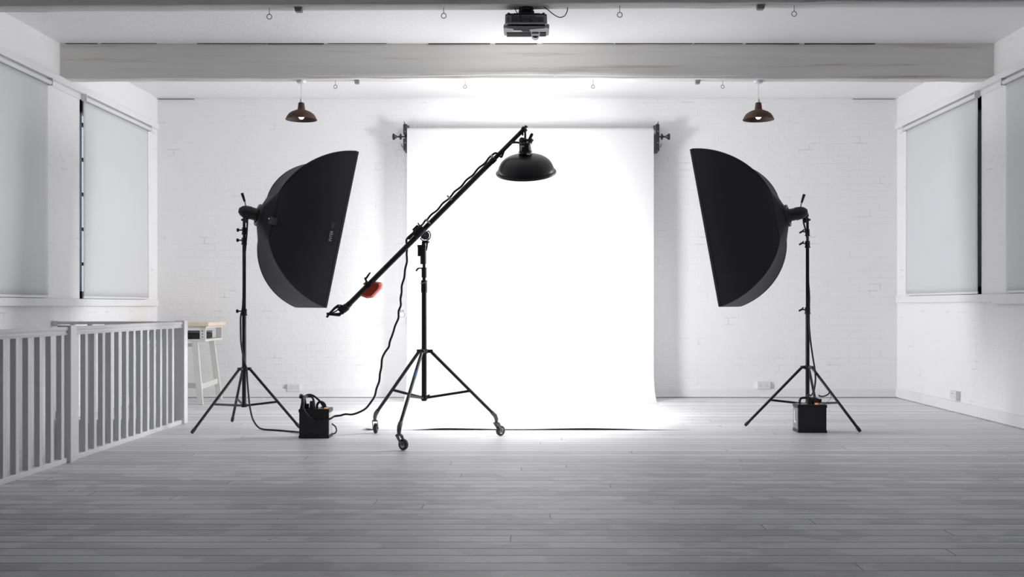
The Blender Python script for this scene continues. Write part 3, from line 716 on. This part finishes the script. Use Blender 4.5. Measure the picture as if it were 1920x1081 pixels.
# ------------------------------------------------------------------ softboxes
SPREAD = 136
def softbox(C, u, n, up, L, Lr, W, Hh, rw, rh, lab, mount, logo):
    C = V(C); u = V(u).normalized(); n = V(n).normalized(); up = V(up).normalized()
    r = thing('softbox', mount, lab, 'softbox', 'rectangular softboxes on stands')
    k = .73; N = 20
    def rod(sx, sy, t):
        ph = t*math.pi/2
        b = (1-k)*t+k*math.sin(ph); a = (1-k)*(1-t)+k*math.cos(ph)
        return C-n*L*a+u*sx*(rw+(W/2-rw)*b)+up*sy*(rh+(Hh/2-rh)*b)
    cs = [(-1, -1), (1, -1), (1, 1), (-1, 1)]
    sh = MB()
    for i in range(4):
        A, B_ = cs[i], cs[(i+1) % 4]; rows = []
        for q in range(N+1):
            t = q/N; pa, pb = rod(*A, t), rod(*B_, t); row = []
            inw = (C-n*L*.4-(pa+pb)/2); inw = (inw-u*inw.dot(pb-pa)*0).normalized()
            for s_ in range(9):
                f = s_/8; row.append(pa.lerp(pb, f)+inw*.022*math.sin(math.pi*f)*math.sin(math.pi*min(1, t*1.0)))
            rows.append(row)
        sh.grid(rows)
    sh.build('fabric_shell', M_fab, r, weld=True)
    for c in cs:
        MB().tube([rod(*c, q/N) for q in range(N+1)], .0045, 6).build('rod_seam', M_fab, r)
    # rear closing panels with an overlapping flap seam, narrowing to the speed ring
    bk = MB(); ring = []
    for q in range(33):
        a = 2*math.pi*q/32; ring.append(C-n*Lr+u*.085*math.cos(a)+up*.085*math.sin(a))
    sq = []
    for q in range(33):
        a = 2*math.pi*q/32; ca, sa = math.cos(a), math.sin(a); mm = max(abs(ca), abs(sa)); sq.append(C-n*(L+.002)+u*rw*ca/mm*1.01+up*rh*sa/mm*1.01)
    bk.grid([[p+n*.014 for p in sq], sq, ring]); bk.build('rear_panel', M_fab, r)
    fl = MB()
    fl.tube([C-n*(L-.006)+u*sx*(rw+.007)+up*sy*(rh+.009) for sx, sy in cs], .006, 6, closed=True); fl.build('rear_seam', M_cable, r)
    MB().lathe([(.07, 0), (.092, 0), (.095, .012), (.092, .024), (.07, .024)], C-n*(Lr+.02), n, 36).build('speed_ring', M_black, r)
    # front lip and diffuser
    lip = MB()
    co_ = [C+u*sx*W/2+up*sy*Hh/2 for sx, sy in cs]
    co2 = [p+n*.018 for p in co_]
    lip.grid([[*co_, co_[0]], [*co2, co2[0]]]); lip.build('front_lip', M_fab, r, smooth=False, solid=.003)
    rq = [rod(*c, .90) for c in cs]; rq = [p+(C-p-n*(C-p).dot(n))*.045 for p in rq]
    ld = bpy.data.lights.new('flash_tube', 'AREA'); ld.shape = 'RECTANGLE'; ld.size = W*.92; ld.size_y = Hh*.92; ld.energy = 76; ld.spread = math.radians(SPREAD); ld.color = (1, .99, 1)
    lo = bpy.data.objects.new('flash_light', ld); COL.objects.link(lo); lo.parent = r
    zx = -n; mt_ = Matrix((u, zx.cross(u), zx)).transposed(); lo.rotation_euler = mt_.to_euler(); lo.location = (sum(rq, V((0, 0, 0)))/4+n*.012)-V(mount)
    MB().grid([[rq[0], rq[1]], [rq[3], rq[2]]]).build('diffuser', M_diff, r, smooth=False)
    # lamp head behind the ring
    e = C-n*Lr; m3 = V(mount); end = e-n*.155
    hd = MB(); hd.tube([e+n*.01, e-n*.03, e-n*.035, e-n*.075, e-n*.08, e-n*.13, e-n*.155, e-n*.175], [.058, .058, .052, .052, .056, .052, .040, .020], 28); h_ = hd.build('lamp_head', M_blackp, r)
    t = MB(); t.tube([end+n*.02, end.lerp(m3, .6), m3], [.022, .024, .020], 14); t.cyl(m3-V((0, .03, 0)), m3+V((0, .03, 0)), .022, seg=18); t.cyl(m3, m3-V((0, 0, .06)), .013)
    t.build('tilt_bracket', M_black, r)
    sg = -1 if n.x > 0 else 1
    a0 = e-n*.115+V((0, 0, .04)); a1 = a0+V((sg*.008, -.01, .045)); a2 = a0+V((sg*.028, -.02, .115))
    MB().tube([a0, a1, a1, a2], [.004, .004, .009, .0125], 12).build('tilt_handle', M_blackp, r)
    MB().tube([m3+V((sg*.012, -.02, -.045)), m3+V((sg*.036, -.025, -.034))], [.007, .009], 10).build('spigot_screw', M_blackp, r)
    sk = e-n*.022-u*.045+V((0, 0, .055)) if logo else None
    if logo:
        MB().obox(e-n*.018-u*.030+up*.055, n, u, up, (.020, .03, .030)).build('release_latch', M_grey, r, smooth=False, bev=.002)
        w0 = C-n*(L+.005)-u*(rw+.035)-up*.05
        pt = MB().obox(w0, n, up, u, (.070, .060, .02)).build('vent_flap', M_flap, r, smooth=False, bev=.006)
        MB().ball(w0-n*.042-u*.008+up*.012, .006, 12).build('ready_lamp', M_lab, pt)
        # maker's name printed along the front edge of the near side panel
        for txt, off_, mt, ln in (('INTER', 0, M_text, .10), ('FIT', .115, M_textd, .06)):
            cu = bpy.data.curves.new('t', 'FONT'); cu.body = txt; cu.size = .033; cu.extrude = .0004
            to = bpy.data.objects.new('t', cu); COL.objects.link(to)
            dg = bpy.context.evaluated_depsgraph_get(); me = bpy.data.meshes.new_from_object(to.evaluated_get(dg)); bpy.data.objects.remove(to)
            bm = bmesh.new(); bm.from_mesh(me); mb = MB(); mb.bm.free(); mb.bm = bm
            # text baseline runs up the panel edge
            P0 = rod(-1, -1, .92).lerp(rod(-1, 1, .92), .405)
            X_ = up; Y_ = -n; Z_ = -u
            ev = (rod(-1, -1, .98)-rod(-1, -1, .86)); Y_ = -(ev-up*ev.dot(up)).normalized()
            Z_ = X_.cross(Y_).normalized()
            if Z_.dot(-u) < 0: Z_ = -Z_
            for v in bm.verts:
                c_ = v.co.copy(); v.co = P0+X_*(c_.x+off_)+Y_*c_.y+Z_*(c_.z-.0025)
            mb.build('printed_lettering', mt, r, smooth=False)
    return r
cs_ = 1.07; camp = V((0, 0, H))
def scl(p): return camp+(V(p)-camp)*cs_
nL = V((.861, .4645, -.207)); uL = V((-.475, .88, 0)); upL = uL.cross(nL); upL = -upL if upL.z < 0 else upL
softbox(scl((-1.639, 8.409, 1.62)), uL, nL, upL, .505, .58, .856, 1.330, .185, .195, 'large black softbox on the left, facing right, with lettering by its front edge', P(462, 404, 8.66), True)
nR = V((-.911, .372, -.181)); uR = V((.378, .926, 0)); upR = uR.cross(nR); upR = -upR if upR.z < 0 else upR
softbox((1.636, 9.0, 1.673), uR, nR, upR, .535, .60, .856, 1.330, .185, .195, 'large black softbox on the right, facing left', P(1510, 404, 8.80), False)

# ------------------------------------------------------------------ boom stand
BX, BY = -.796, 7.97
KY = BY/F
def bz(y): return H-(y-CY)*KY
BS = thing('boom_stand', (BX, BY, 0), 'black wheeled boom stand with a long diagonal arm in front of the backdrop', 'boom stand')
MB().cyl((BX, BY, bz(751)), (BX, BY, bz(540)), .0195, seg=24).build('lower_tube', M_black, BS)
MB().cyl((BX, BY, bz(545)), (BX, BY, bz(505)), .0140, seg=20).build('middle_tube', M_black, BS)
MB().cyl((BX, BY, bz(522)), (BX, BY, bz(492)), .0120, seg=20).build('upper_tube', M_black, BS)
c_ = MB().cyl((BX, BY, bz(548)), (BX, BY, bz(525)), .0235, seg=24).build('lower_collar', M_blackp, BS)
MB().tube([(BX-.030, BY-.022, bz(531)), (BX-.01, BY-.029, bz(531)), (BX+.024, BY-.026, bz(528))], [.003, .004, .003], 8).build('clamp_lever', M_steel, c_)
c_ = MB().cyl((BX, BY, bz(520)), (BX, BY, bz(501)), .0200, seg=24).build('upper_collar', M_blackp, BS)
MB().tube(smoothpath([(BX-.015, BY-.01, bz(503)), (BX-.038, BY-.012, bz(502.5)), (BX-.052, BY-.012, bz(505)), (BX-.060, BY-.012, bz(508))]), [.005]*10+[.007]*15, 8).build('clamp_lever', M_blackp, c_)
hb = MB().cyl((BX-.006, BY, bz(495)), (BX-.006, BY, bz(462)), .0235, seg=24); hb.box((BX-.048, BY-.018, bz(480)), (BX-.01, BY+.018, bz(460))); hb.cyl((BX-.004, BY, bz(463)), (BX-.002, BY, bz(452)), .016)
hb.box((BX-.050, BY-.022, bz(463)), (BX+.012, BY+.022, bz(459)))
hb.build('receiver_head', M_blackp, BS, smooth=True, bev=.003)
# hub and legs
zh = bz(658)+.004; zc = bz(745)
casters = [(-1.224, 8.315, (0, 1)), (-.918, 7.40, (.80, -.60)), (-.248, 8.165, (.75, .66))]
hub = MB().cyl((BX, BY, zh-.022), (BX, BY, zh+.014), .028, seg=20)
for x, y, _ in casters:
    d = V((x-BX, y-BY, 0)).normalized(); hub.obox(V((BX, BY, zh-.004))+d*.040, d, d.cross(V((0, 0, 1))), (0, 0, 1), (.05, .034, .026))
hub.build('hub', M_blackp, BS, smooth=False, bev=.003)
bc = MB().cyl((BX, BY, zc-.016), (BX, BY, zc+.016), .025, seg=20); bc.cyl((BX+.02, BY-.02, zc+.012), (BX+.045, BY-.03, zc+.024), .006); bc.build('brace_collar', M_blackp, BS)
for i, (x, y, hd) in enumerate(casters):
    d = V((x-BX, y-BY, 0)).normalized(); a = V((BX, BY, zh-.008))+d*.055; b = V((x, y, .165))-d*.012
    lg = MB().cyl(a, b, .0132, seg=16).build('leg', M_black, BS)
    if i == 1: MB().cyl(a.lerp(b, .27), a.lerp(b, .37), 0.0138, seg=16).build('blue_sticker', M_blue, lg)
    q = a.lerp(b, .61); o_ = V((BX, BY, zc))+d*.02; e_ = q-o_
    MB().obox((q+o_)/2, e_.normalized(), e_.cross(V((0, 0, 1))).normalized(), e_.cross(V((0, 0, 1))).cross(e_).normalized(), (e_.length, .012, .019)).build('brace', M_black, BS, smooth=False)
    # caster
    hv = V((hd[0], hd[1], 0)).normalized(); sd = hv.cross(V((0, 0, 1)))
    w = V((x, y, .041))+hv*.042
    cs = MB(); ax = (a-b).normalized()
    cs.tube([b+ax*.035, b, V((x, y, .135)), V((x, y, .105))], [.017, .018, .016, .011], 14)
    cs.cyl((x, y, .112), (x, y, .100), .022)
    cst = cs.build('caster', M_grey, BS)
    fk = MB()
    for s_ in (-1, 1):
        fk.prism([V((x, y, .104))-hv*.018+sd*s_*.019, V((x, y, .104))+hv*.018+sd*s_*.019, w+V((0, 0, .004))+hv*.004+sd*s_*.019, w-V((0, 0, .008))+sd*s_*.019, w-hv*.010+sd*s_*.019], sd*s_*.003)
    fk.obox(V((x, y, .103)), hv, sd, (0, 0, 1), (.036, .042, .005)); fk.cyl(w-sd*.024, w+sd*.024, .005)
    fk.build('fork', M_grey, cst, smooth=False)
    wh = MB().lathe([(.024, -.013), (.033, -.014), (.039, -.010), (.041, 0), (.039, .010), (.033, .014), (.024, .013)], w, sd, 32).build('tyre', M_rub, cst)
    MB().lathe([(0, -.014), (.009, -.014), (.010, -.007), (.022, -.009), (.026, -.012), (.026, .012), (.022, .009), (.010, .007), (.009, .014), (0, .014)], w, sd, 28).build('wheel_rim', M_steel, cst)
# boom arm
yb = BY-.035
A0 = P(652, 572.5, yb); A1 = P(981, 243.5, yb-.0); Am = P(926, 298.5, yb)
bd_ = (A1-A0).normalized(); bn = V((0, -1, 0)); bu = V((-bd_.z, 0, bd_.x))     # bu: square to the boom, up-left
MB().cyl(A0, Am, .0200, seg=22).build('boom_tube', M_black, BS)
MB().cyl(Am-bd_*.03, A1, .0165, seg=22).build('boom_extension', M_black, BS)
mb = MB(); mb.cyl(Am-bd_*.03, Am+bd_*.012, .0230, seg=20); mb.build('boom_collar', M_blackp, BS)
# pivot
pv = P(797, 441, BY-.004)
q = MB(); q.obox(P(785, 434, yb), bd_, bn, bu, (.095, .060, .052)); q.obox(P(784, 432, yb)+bu*.026, bd_, bn, bu, (.055, .045, .022))
q.obox(P(772, 446, yb)+bu*.014, bd_, bn, bu, (.05, .03, .022))
q.build('boom_clamp', M_blackp, BS, smooth=False, bev=.006)
MB().tube([P(787, 426, yb-.03), P(786, 422, yb-.034), P(783.5, 417.5, yb-.036)], [.006, .006, .005], 10).build('clamp_screw', M_blackp, BS)
ds = MB(); a1_ = math.atan2(bd_.z, bd_.x)
def arcpts(rad, a, b, nn=20): return [pv+V((rad*math.cos(a+(b-a)*k/nn), 0, rad*math.sin(a+(b-a)*k/nn))) for k in range(nn+1)]
half = arcpts(.0335, a1_+.55, a1_-math.pi-.55, 36)
ds.prism([p+V((0, -.008, 0)) for p in half], (0, .016, 0)); ds.build('tilt_plate', M_projd, BS, smooth=False, bev=.001)
ar = MB(); ar.tube(arcpts(.0425, a1_+.25, a1_-math.pi-.2), .0042, 8)
for an in (a1_+.22, a1_-math.pi-.18, a1_-1.55, a1_-1.85): ar.tube([pv+V((.030*math.cos(an), 0, .030*math.sin(an))), pv+V((.043*math.cos(an), 0, .043*math.sin(an)))], .0042, 8)
ar.build('slot_rim', M_black, BS)
MB().cyl(pv+V((0, -.016, 0)), pv+V((0, .010, 0)), .0052, seg=14).build('pivot_bolt', M_steel, BS)
kn = MB(); kn.obox(P(799, 453.5, BY-.012), (1, 0, 0), (0, 1, 0), (0, 0, 1), (.046, .03, .014)); kn.tube([P(801, 454, BY-.03), P(800.5, 461, BY-.032), P(799.8, 469.5, BY-.034)], [.009, .007, .004], 10); kn.build('tilt_lever', M_blackp, BS)
# counterweight
poly = [(675.5, 554), (684, 542), (692, 533), (701, 527), (714, 529), (716, 532.5), (713.5, 541), (698, 557.5), (688, 558.8)]
cw = MB(); ctr = V((0, 0, 0)); pts_ = [P(a, b_, yb+.03) for a, b_ in poly]
for p in pts_: ctr += p/len(pts_)
f0 = [p.lerp(ctr, .20)+V((0, -.045, 0)) for p in pts_]; f1 = [p+V((0, -.018, 0)) for p in pts_]; f2 = [p+V((0, .055, 0)) for p in pts_]
cw.grid([[*f0, f0[0]], [*f1, f1[0]], [*f2, f2[0]]]); cw.bm.verts.ensure_lookup_table()
cw.bm.faces.new([cw.bm.verts.new(p) for p in f0]); cw.bm.faces.new([cw.bm.verts.new(p) for p in f2])
wt = cw.build('counterweight', M_red, BS, smooth=False, bev=.004, weld=True)
wt['label'] = 'red counterweight'
cl = MB(); cl.obox(P(690.5, 533.5, yb), bd_, bn, bu, (.032, .042, .044)); cl.cyl(P(689, 531, yb-.025), P(684.5, 521.5, yb-.03), .008); cl.build('weight_clamp', M_blackp, wt, smooth=False, bev=.003)
MB().tube([P(683.5, 521.5, yb-.03), P(687, 521, yb-.032), P(691, 515, yb-.034), P(694.3, 510.5, yb-.036)], [.008, .008, .0075, .0055], 10).build('weight_lever', M_blackp, wt)
MB().obox(P(684.2, 530.5, yb-.012), bd_, bn, bu, (.032, .004, .013)).build('yellow_label', M_yel, wt, smooth=False)
# tail fitting
tl = MB(); tl.tube([A0+bd_*.03, A0-bd_*.005, A0-bd_*.012, A0-bd_*.055], [.022, .024, .030, .026], 16)
tl.obox(P(642, 580, yb), bd_, bn, bu, (.05, .04, .058)); tl.build('tail_cap', M_blackp, BS, smooth=True, bev=.004)
fk = MB(); fk.tube([P(640, 573, yb), P(634, 573.5, yb), P(628, 577, yb), P(616, 589, yb)], [.012, .014, .010, .008], 10)
fk.tube([P(640, 586, yb), P(636, 589.5, yb), P(625, 589, yb), P(615, 588.5, yb)], [.013, .015, .012, .009], 10)
fk.tube([P(638, 578, yb), P(628, 584, yb), P(618, 588, yb)], [.005, .005, .005], 8)
fk.tube([P(612.5, 588, yb), P(618, 587.5, yb)], .010, 10); fk.tube([P(617, 589, yb), P(612.5, 594.5, yb)], .0085, 10)
fk.build('tail_hook', M_blackp, BS)
bolt = MB(); bolt.cyl(P(636.8, 571, yb-.015), P(636.8, 574, yb-.015), .006); bolt.build('bolt', M_steel, BS)

# ------------------------------------------------------------------ reflector lamp on the boom
rc = P(986.5, 323.5, 7.95); ax = V((-.035, -math.sin(math.radians(22)), math.cos(math.radians(22)))).normalized()
RL = thing('reflector_lamp', rc, 'studio lamp with a wide black dish reflector hanging from the boom tip', 'studio lamp')
out = [(.221, -.010), (.229, -.007), (.232, .0), (.230, .008), (.222, .011), (.214, .013), (.214, .019), (.212, .034), (.203, .056), (.188, .082), (.164, .104), (.136, .120), (.100, .132), (.065, .139), (.045, .141)]
MB().lathe(out, rc, ax, 72).build('reflector', M_dish, RL)
MB().lathe([(.224, -.008), (.216, .006), (.206, .030), (.196, .054), (.180, .078), (.156, .099), (.128, .114), (.095, .125), (.06, .131), (0, .132)], rc, ax, 72).build('reflector_lining', M_silver, RL)
MB().lathe([(0, .03), (.03, .035), (.045, .055), (.045, .085), (.03, .11), (0, .12)], rc, ax, 28).build('lamp_bulb', M_lamp, RL)
hs = MB().lathe([(.0, .138), (.050, .138), (.052, .145), (.052, .165), (.047, .170), (.045, .205), (.046, .232), (.040, .240), (0, .240)], rc, ax, 36).build('lamp_housing', M_gloss, RL)
def onax(h, du, dz=0): return rc+ax*h+V((du, 0, 0))
fr_ = ax.cross(V((1, 0, 0))).normalized()
if fr_.y > 0: fr_ = -fr_
for du, h0, h1, w_ in ((.022, .148, .164, .034),): MB().obox(onax(.156, .026)+fr_*.046, (1, .35, 0), fr_, ax, (.030, .003, .014)).build('white_label', M_lab, hs, smooth=False)
MB().obox(onax(.200, -.030)+fr_*.033, V((1, -.6, 0)).normalized(), V((.6, 1, 0)).normalized(), ax, (.012, .004, .040)).obox(onax(.214, -.018)+fr_*.040, V((1, -.35, 0)).normalized(), V((.35, 1, 0)).normalized(), ax, (.024, .004, .010)).build('white_label', M_lab, hs, smooth=False)
MB().obox(onax(.202, .030)+fr_*.033, V((1, .6, 0)).normalized(), V((-.6, 1, 0)).normalized(), ax, (.008, .004, .042)).build('white_label', M_lab, hs, smooth=False)
yk = MB(); top = onax(.238, 0)
pB = P(985, 263, 7.92)
yk.obox(P(985, 268.5, 7.91), (1, 0, 0), (0, 1, 0), (0, 0, 1), (.040, .04, .040)); yk.ball(P(981, 262.5, 7.91), .020, 14); yk.cyl(P(978, 262, 7.91), P(1000, 263, 7.90), .010)
yk.cyl(P(985, 266, 7.92), P(984.6, 245, yb), .0085); yk.cyl(P(979, 263, 7.91), P(977, 262, 7.90), .022)
yk.build('tilt_bracket', M_blackp, RL, bev=.003)
MB().lathe([(0, -.012), (.018, -.012), (.026, -.006), (.026, .006), (.018, .012), (0, .012)], P(994.5, 264, 7.90), (1, .25, 0), 22, ).tube([P(992, 262, 7.88), P(997.0, 252.5, 7.87)], [.010, .0125], 12).ball(P(997, 252.3, 7.87), .0125, 12).build('tilt_handle', M_blackp, RL)
tp = MB(); tp.ball(P(983, 241.5, yb), .018, 14); tp.cyl(P(979, 238.5, yb-.01), P(987, 246, yb-.01), .013); tp.cyl(P(980, 247, yb), P(980, 254, yb), .007); tp.lathe([(.0, 0), (.014, 0), (.014, .01), (0, .01)], P(986, 238, yb), (.5, -.3, .8), 6); tp.cyl(P(984, 245, yb), P(987.5, 243, yb), .010)
tp.build('boom_spigot', M_blackp, RL)

# ------------------------------------------------------------------ power packs
def pack(x0, y0, panel_side, lab):
    w, d, h = .236, .17, .225
    r = thing('power_pack', (x0+w/2, y0+d/2, 0), lab, 'power pack', 'black flash power packs on the floor')
    MB().box((x0+.004, y0+.004, .004), (x0+w-.004, y0+d-.004, h-.004)).build('case', M_blackp, r, smooth=False, bev=.004)
    MB().box((x0, y0, 0), (x0+w, y0+d, .022)).build('base_rim', M_blackp, r, smooth=False, bev=.004)
    t = MB(); t.box((x0, y0, h-.025), (x0+w, y0+.012, h)); t.box((x0, y0+d-.012, h-.025), (x0+w, y0+d, h)); t.box((x0, y0, h-.025), (x0+.012, y0+d, h)); t.box((x0+w-.012, y0, h-.025), (x0+w, y0+d, h)); t.build('top_rim', M_blackp, r, smooth=False, bev=.003)
    tpn = MB().box((x0+.012, y0+.012, h-.008), (x0+w-.012, y0+d-.012, h+.002)).build('control_panel', M_projd, r, smooth=False)
    xs = x0+w-.003 if panel_side > 0 else x0+.003
    pn = MB().box((xs-.002, y0+.012, .028), (xs+.002, y0+d-.012, h-.03)).build('side_panel', M_panell if panel_side > 0 else M_panel, r, smooth=False)
    if panel_side < 0:
        MB().box((xs-.0035, y0+.10, .085), (xs-.0015, y0+.125, .175)).box((xs-.0035, y0+.075, .072), (xs-.0015, y0+.120, .090)).build('printed_mark', M_lab, pn, smooth=False)
    sx = -1 if panel_side < 0 else 1
    hx = x0+w/2+sx*.055
    a, b = hx-.052, hx+.052
    if panel_side < 0: a, b = x0+.028, x0+.135
    else: a, b = x0+.135, x0+.196
    yh = y0+.05
    MB().tube(smoothpath([(a, yh, h-.005), (a, yh, h+.030), (a+.018, yh, h+.052), (b-.018, yh, h+.048), (b, yh, h+.028), (b, yh, h-.005)]), .0095, 10).build('carry_handle', M_blackp, r)
    lx = x0+w-.030 if panel_side > 0 else x0+.158
    MB().box((lx-.012, y0+.018, h+.001), (lx+.012, y0+.04, h+.011)).build('power_light', M_orange, r, smooth=False, bev=.002)
    k = MB()
    for q in range(3): k.cyl((x0+.16+q*.02, y0+.10, h), (x0+.16+q*.02, y0+.10, h+.012), .007)
    k.build('dial', M_steel, r)
    return r, h
LX0, LY0 = P(559.5, 0, 8.03).x, 8.03
pk1, hh = pack(LX0, LY0, 1, 'black flash power pack on the floor left of the boom stand, cables looped over it')
pl = MB()
pl.cyl((LX0+.10, LY0+.04, hh-.01), (LX0+.10, LY0+.04, hh+.060), .026, .020); pl.cyl((LX0+.035, LY0+.05, hh-.01), (LX0+.028, LY0+.05, hh+.085), .023, .019)
pl.tube(smoothpath([(LX0+.028, LY0+.05, hh+.075), (LX0+.022, LY0+.04, hh+.092), (LX0+.004, LY0+.03, hh+.10)]), .018, 10); pl.cyl((LX0+.062, LY0+.035, hh-.01), (LX0+.062, LY0+.035, hh+.04), .013)
pl.build('lamp_plug', M_cable, pk1)
RX0, RY0 = P(1496.2, 0, 8.382).x, 8.382
pk2, hh = pack(RX0, RY0, -1, 'black flash power pack under the right light stand, with a grey printed side')
pl = MB(); pl.cyl((RX0+.105, RY0+.05, hh-.01), (RX0+.105, RY0+.05, hh+.06), .022, .016)
pl.tube([(RX0+.10, RY0+.06, hh+.034), (RX0+.15, RY0+.055, hh+.036), (RX0+.185, RY0+.05, hh+.030), (RX0+.200, RY0+.05, hh+.028)], [.022, .022, .015, .018], 12)
pl.cyl((RX0+.14, RY0+.08, hh-.01), (RX0+.14, RY0+.08, hh+.03), .016); pl.build('lamp_plug', M_cable, pk2)

# ------------------------------------------------------------------ cables
def cable(name, pts, r, lab, n=8, **kw):
    p = smoothpath(pts, n); o = MB().tube(p, r, 8).build(name, M_cable, off=tuple(pts[0])); tag(o, lab, 'cable'); return o
# boom lamp lead: from the lamp, winding along the boom, then down to the left pack
L1 = [P(976, 273, 7.90), P(975, 268.5, 7.88), P(970, 267, 7.88), P(962, 267, 7.88), P(957, 269.5, yb-.022), P(949, 276, yb-.018), P(945, 283, yb+.01), P(941.5, 292, yb+.005), P(939, 294, yb), P(934, 289, yb-.01), P(928, 287, yb)]
k = 0
for i in range(1, 34):
    t = i/34; base = P(926, 296, yb).lerp(P(800, 420, yb), t)
    L1.append(base+bu*(.0235+.0045*math.sin(i*1.05+1))+V((0, .008*math.cos(i*1.05), 0)))
L1 += [P(797, 413.5, yb), P(792, 421, yb-.045), P(786, 424.5, yb-.055), P(779, 430, yb-.05), P(774, 437, yb-.03), P(766, 444, yb-.022), P(762, 451, yb-.01), P(763.5, 463, yb+.01)]
W1 = [(762.5, 475), (763, 490), (759.5, 505), (758, 520), (753.5, 535), (753, 548), (751, 560), (751.5, 572), (747.5, 583), (747, 596), (741, 610), (736.5, 625), (731, 640), (729, 650), (722, 660), (716.5, 672), (715, 688), (712.5, 700), (711, 714), (706, 728), (702.5, 742), (695, 754), (686, 765), (674, 772), (660, 776.5), (648, 776), (638, 778.5), (627, 780)]
for i, (a, b_) in enumerate(W1):
    t = i/(len(W1)-1); L1.append(P(a, b_, (yb+.01)+(8.06-yb-.01)*t))
L1 += [P(618, 785, 8.015), P(600, 789, 8.01), P(588, 788, 8.005), P(576, 777, 8.0), P(569, 765, 8.0), P(569.5, 752, 8.03), P(573, 742, 8.07), P(581, 739.5, 8.09), P(590, 743, 8.09), P(600, 752, 8.09), P(606.5, 762, 8.09), P(608, 768, 8.09)]
cb_ = cable('lamp_cable', L1, .0082, 'long black lamp cable winding down the boom and hanging to the left power pack', 6)
for p_ in (P(803.5, 416, yb), P(844, 372, yb), P(925.5, 296, yb)):
    t = MB(); t.obox(p_+bu*.006, bd_, bn, bu, (.013, .044, .054)); t.build('cable_tie', M_lab, cb_, smooth=False, bev=.005)
# left stand cable
sy = 8.69
L2 = [P(464, 410, 8.62), P(463.5, 422, 8.66), P(462, 445, sy-.02), P(459, 480, sy-.024), P(457, 530, sy-.026), P(455, 575, sy-.028), P(451.5, 592, sy-.032), P(451.2, 612, sy-.032), P(451.8, 640, sy-.032), P(455, 662, sy-.030), P(459, 680, sy-.04), P(462.5, 692, sy-.05), P(464, 715, sy-.05), P(466.5, 745, sy-.05), P(469, 765, sy-.06), P(474, 785, sy-.08), P(483, 799, 8.60), V((P(495, 805, 8.58).x, 8.56, .008)), V((P(520, 807, 8.5).x, 8.50, .007)), V((P(545, 809, 8.4).x, 8.42, .007)), V((LX0+.01, 8.25, .020)), V((LX0+.04, 8.205, .05))]
cable('lamp_cable', L2, .0072, 'black cable running down the left light stand and over the floor to its pack', 6)
L2b = [V((LX0+.236, 8.15, .10)), V((LX0+.262, 8.16, .075)), V((LX0+.270, 8.16, .045)), V((LX0+.255, 8.18, .022)), V((LX0+.225, 8.205, .012))]
L2c = [P(563, 772, 8.10), P(566.5, 755, 8.02), P(569, 745, 8.03), P(577, 742, 8.07), P(585, 744, 8.07), P(588, 751, 8.07), P(587, 764, 8.08)]
o = MB().tube(smoothpath(L2c), .0090, 8).build('cable_loop', M_cable, pk1)
o = MB().tube(smoothpath(L2b), .0055, 8).build('mains_lead', M_cable, pk1)
sy = 8.83
R1 = [P(1506, 408, 8.78), P(1507, 418, 8.78), P(1510, 430, 8.79), P(1514.5, 460, sy-.025), P(1515.5, 520, sy-.024), P(1517.5, 555, sy-.026), P(1517, 590, sy-.028), P(1517.5, 615, sy-.028), P(1520.5, 645, sy-.03), P(1525, 675, sy-.045), P(1527.5, 690, sy-.07), P(1529, 710, sy-.12), P(1526.5, 730, sy-.2), P(1521, 741, sy-.30), P(1516, 739, 8.45), P(1514.5, 748, 8.44), P(1515, 757, 8.43)]
cable('lamp_cable', R1, .0072, 'black cable running down the right light stand to its power pack', 6)
R2_ = [P(1534.5, 740.5, 8.5), P(1539, 742.5, 8.5), P(1546, 742, 8.52), P(1553.5, 738, 8.55), P(1556, 731, 8.58)]
o = cable('sync_lead', R2_, .0055, 'short black lead hooked on the right leg of the right light stand', 8)
o = MB().tube(smoothpath([P(1541, 753.5, 8.42), P(1549, 753.5, 8.45), P(1555, 750, 8.5), P(1558, 744, 8.55), P(1557, 738, 8.56)]), .0015, 6).build('thin_lead', M_cable, pk2)
o = MB().tube(smoothpath([(RX0+.232, RY0+.13, .045), (RX0+.25, RY0+.12, .052), (RX0+.262, RY0+.12, .05)]), .007, 8).build('mains_lead', M_cable, pk2)

# ------------------------------------------------------------------ world (daylight outside the windows)
w = bpy.data.worlds.new('world'); S.world = w; w.use_nodes = True
bg = w.node_tree.nodes['Background']; bg.inputs[0].default_value = (.72, .85, .95, 1); bg.inputs[1].default_value = 1.0
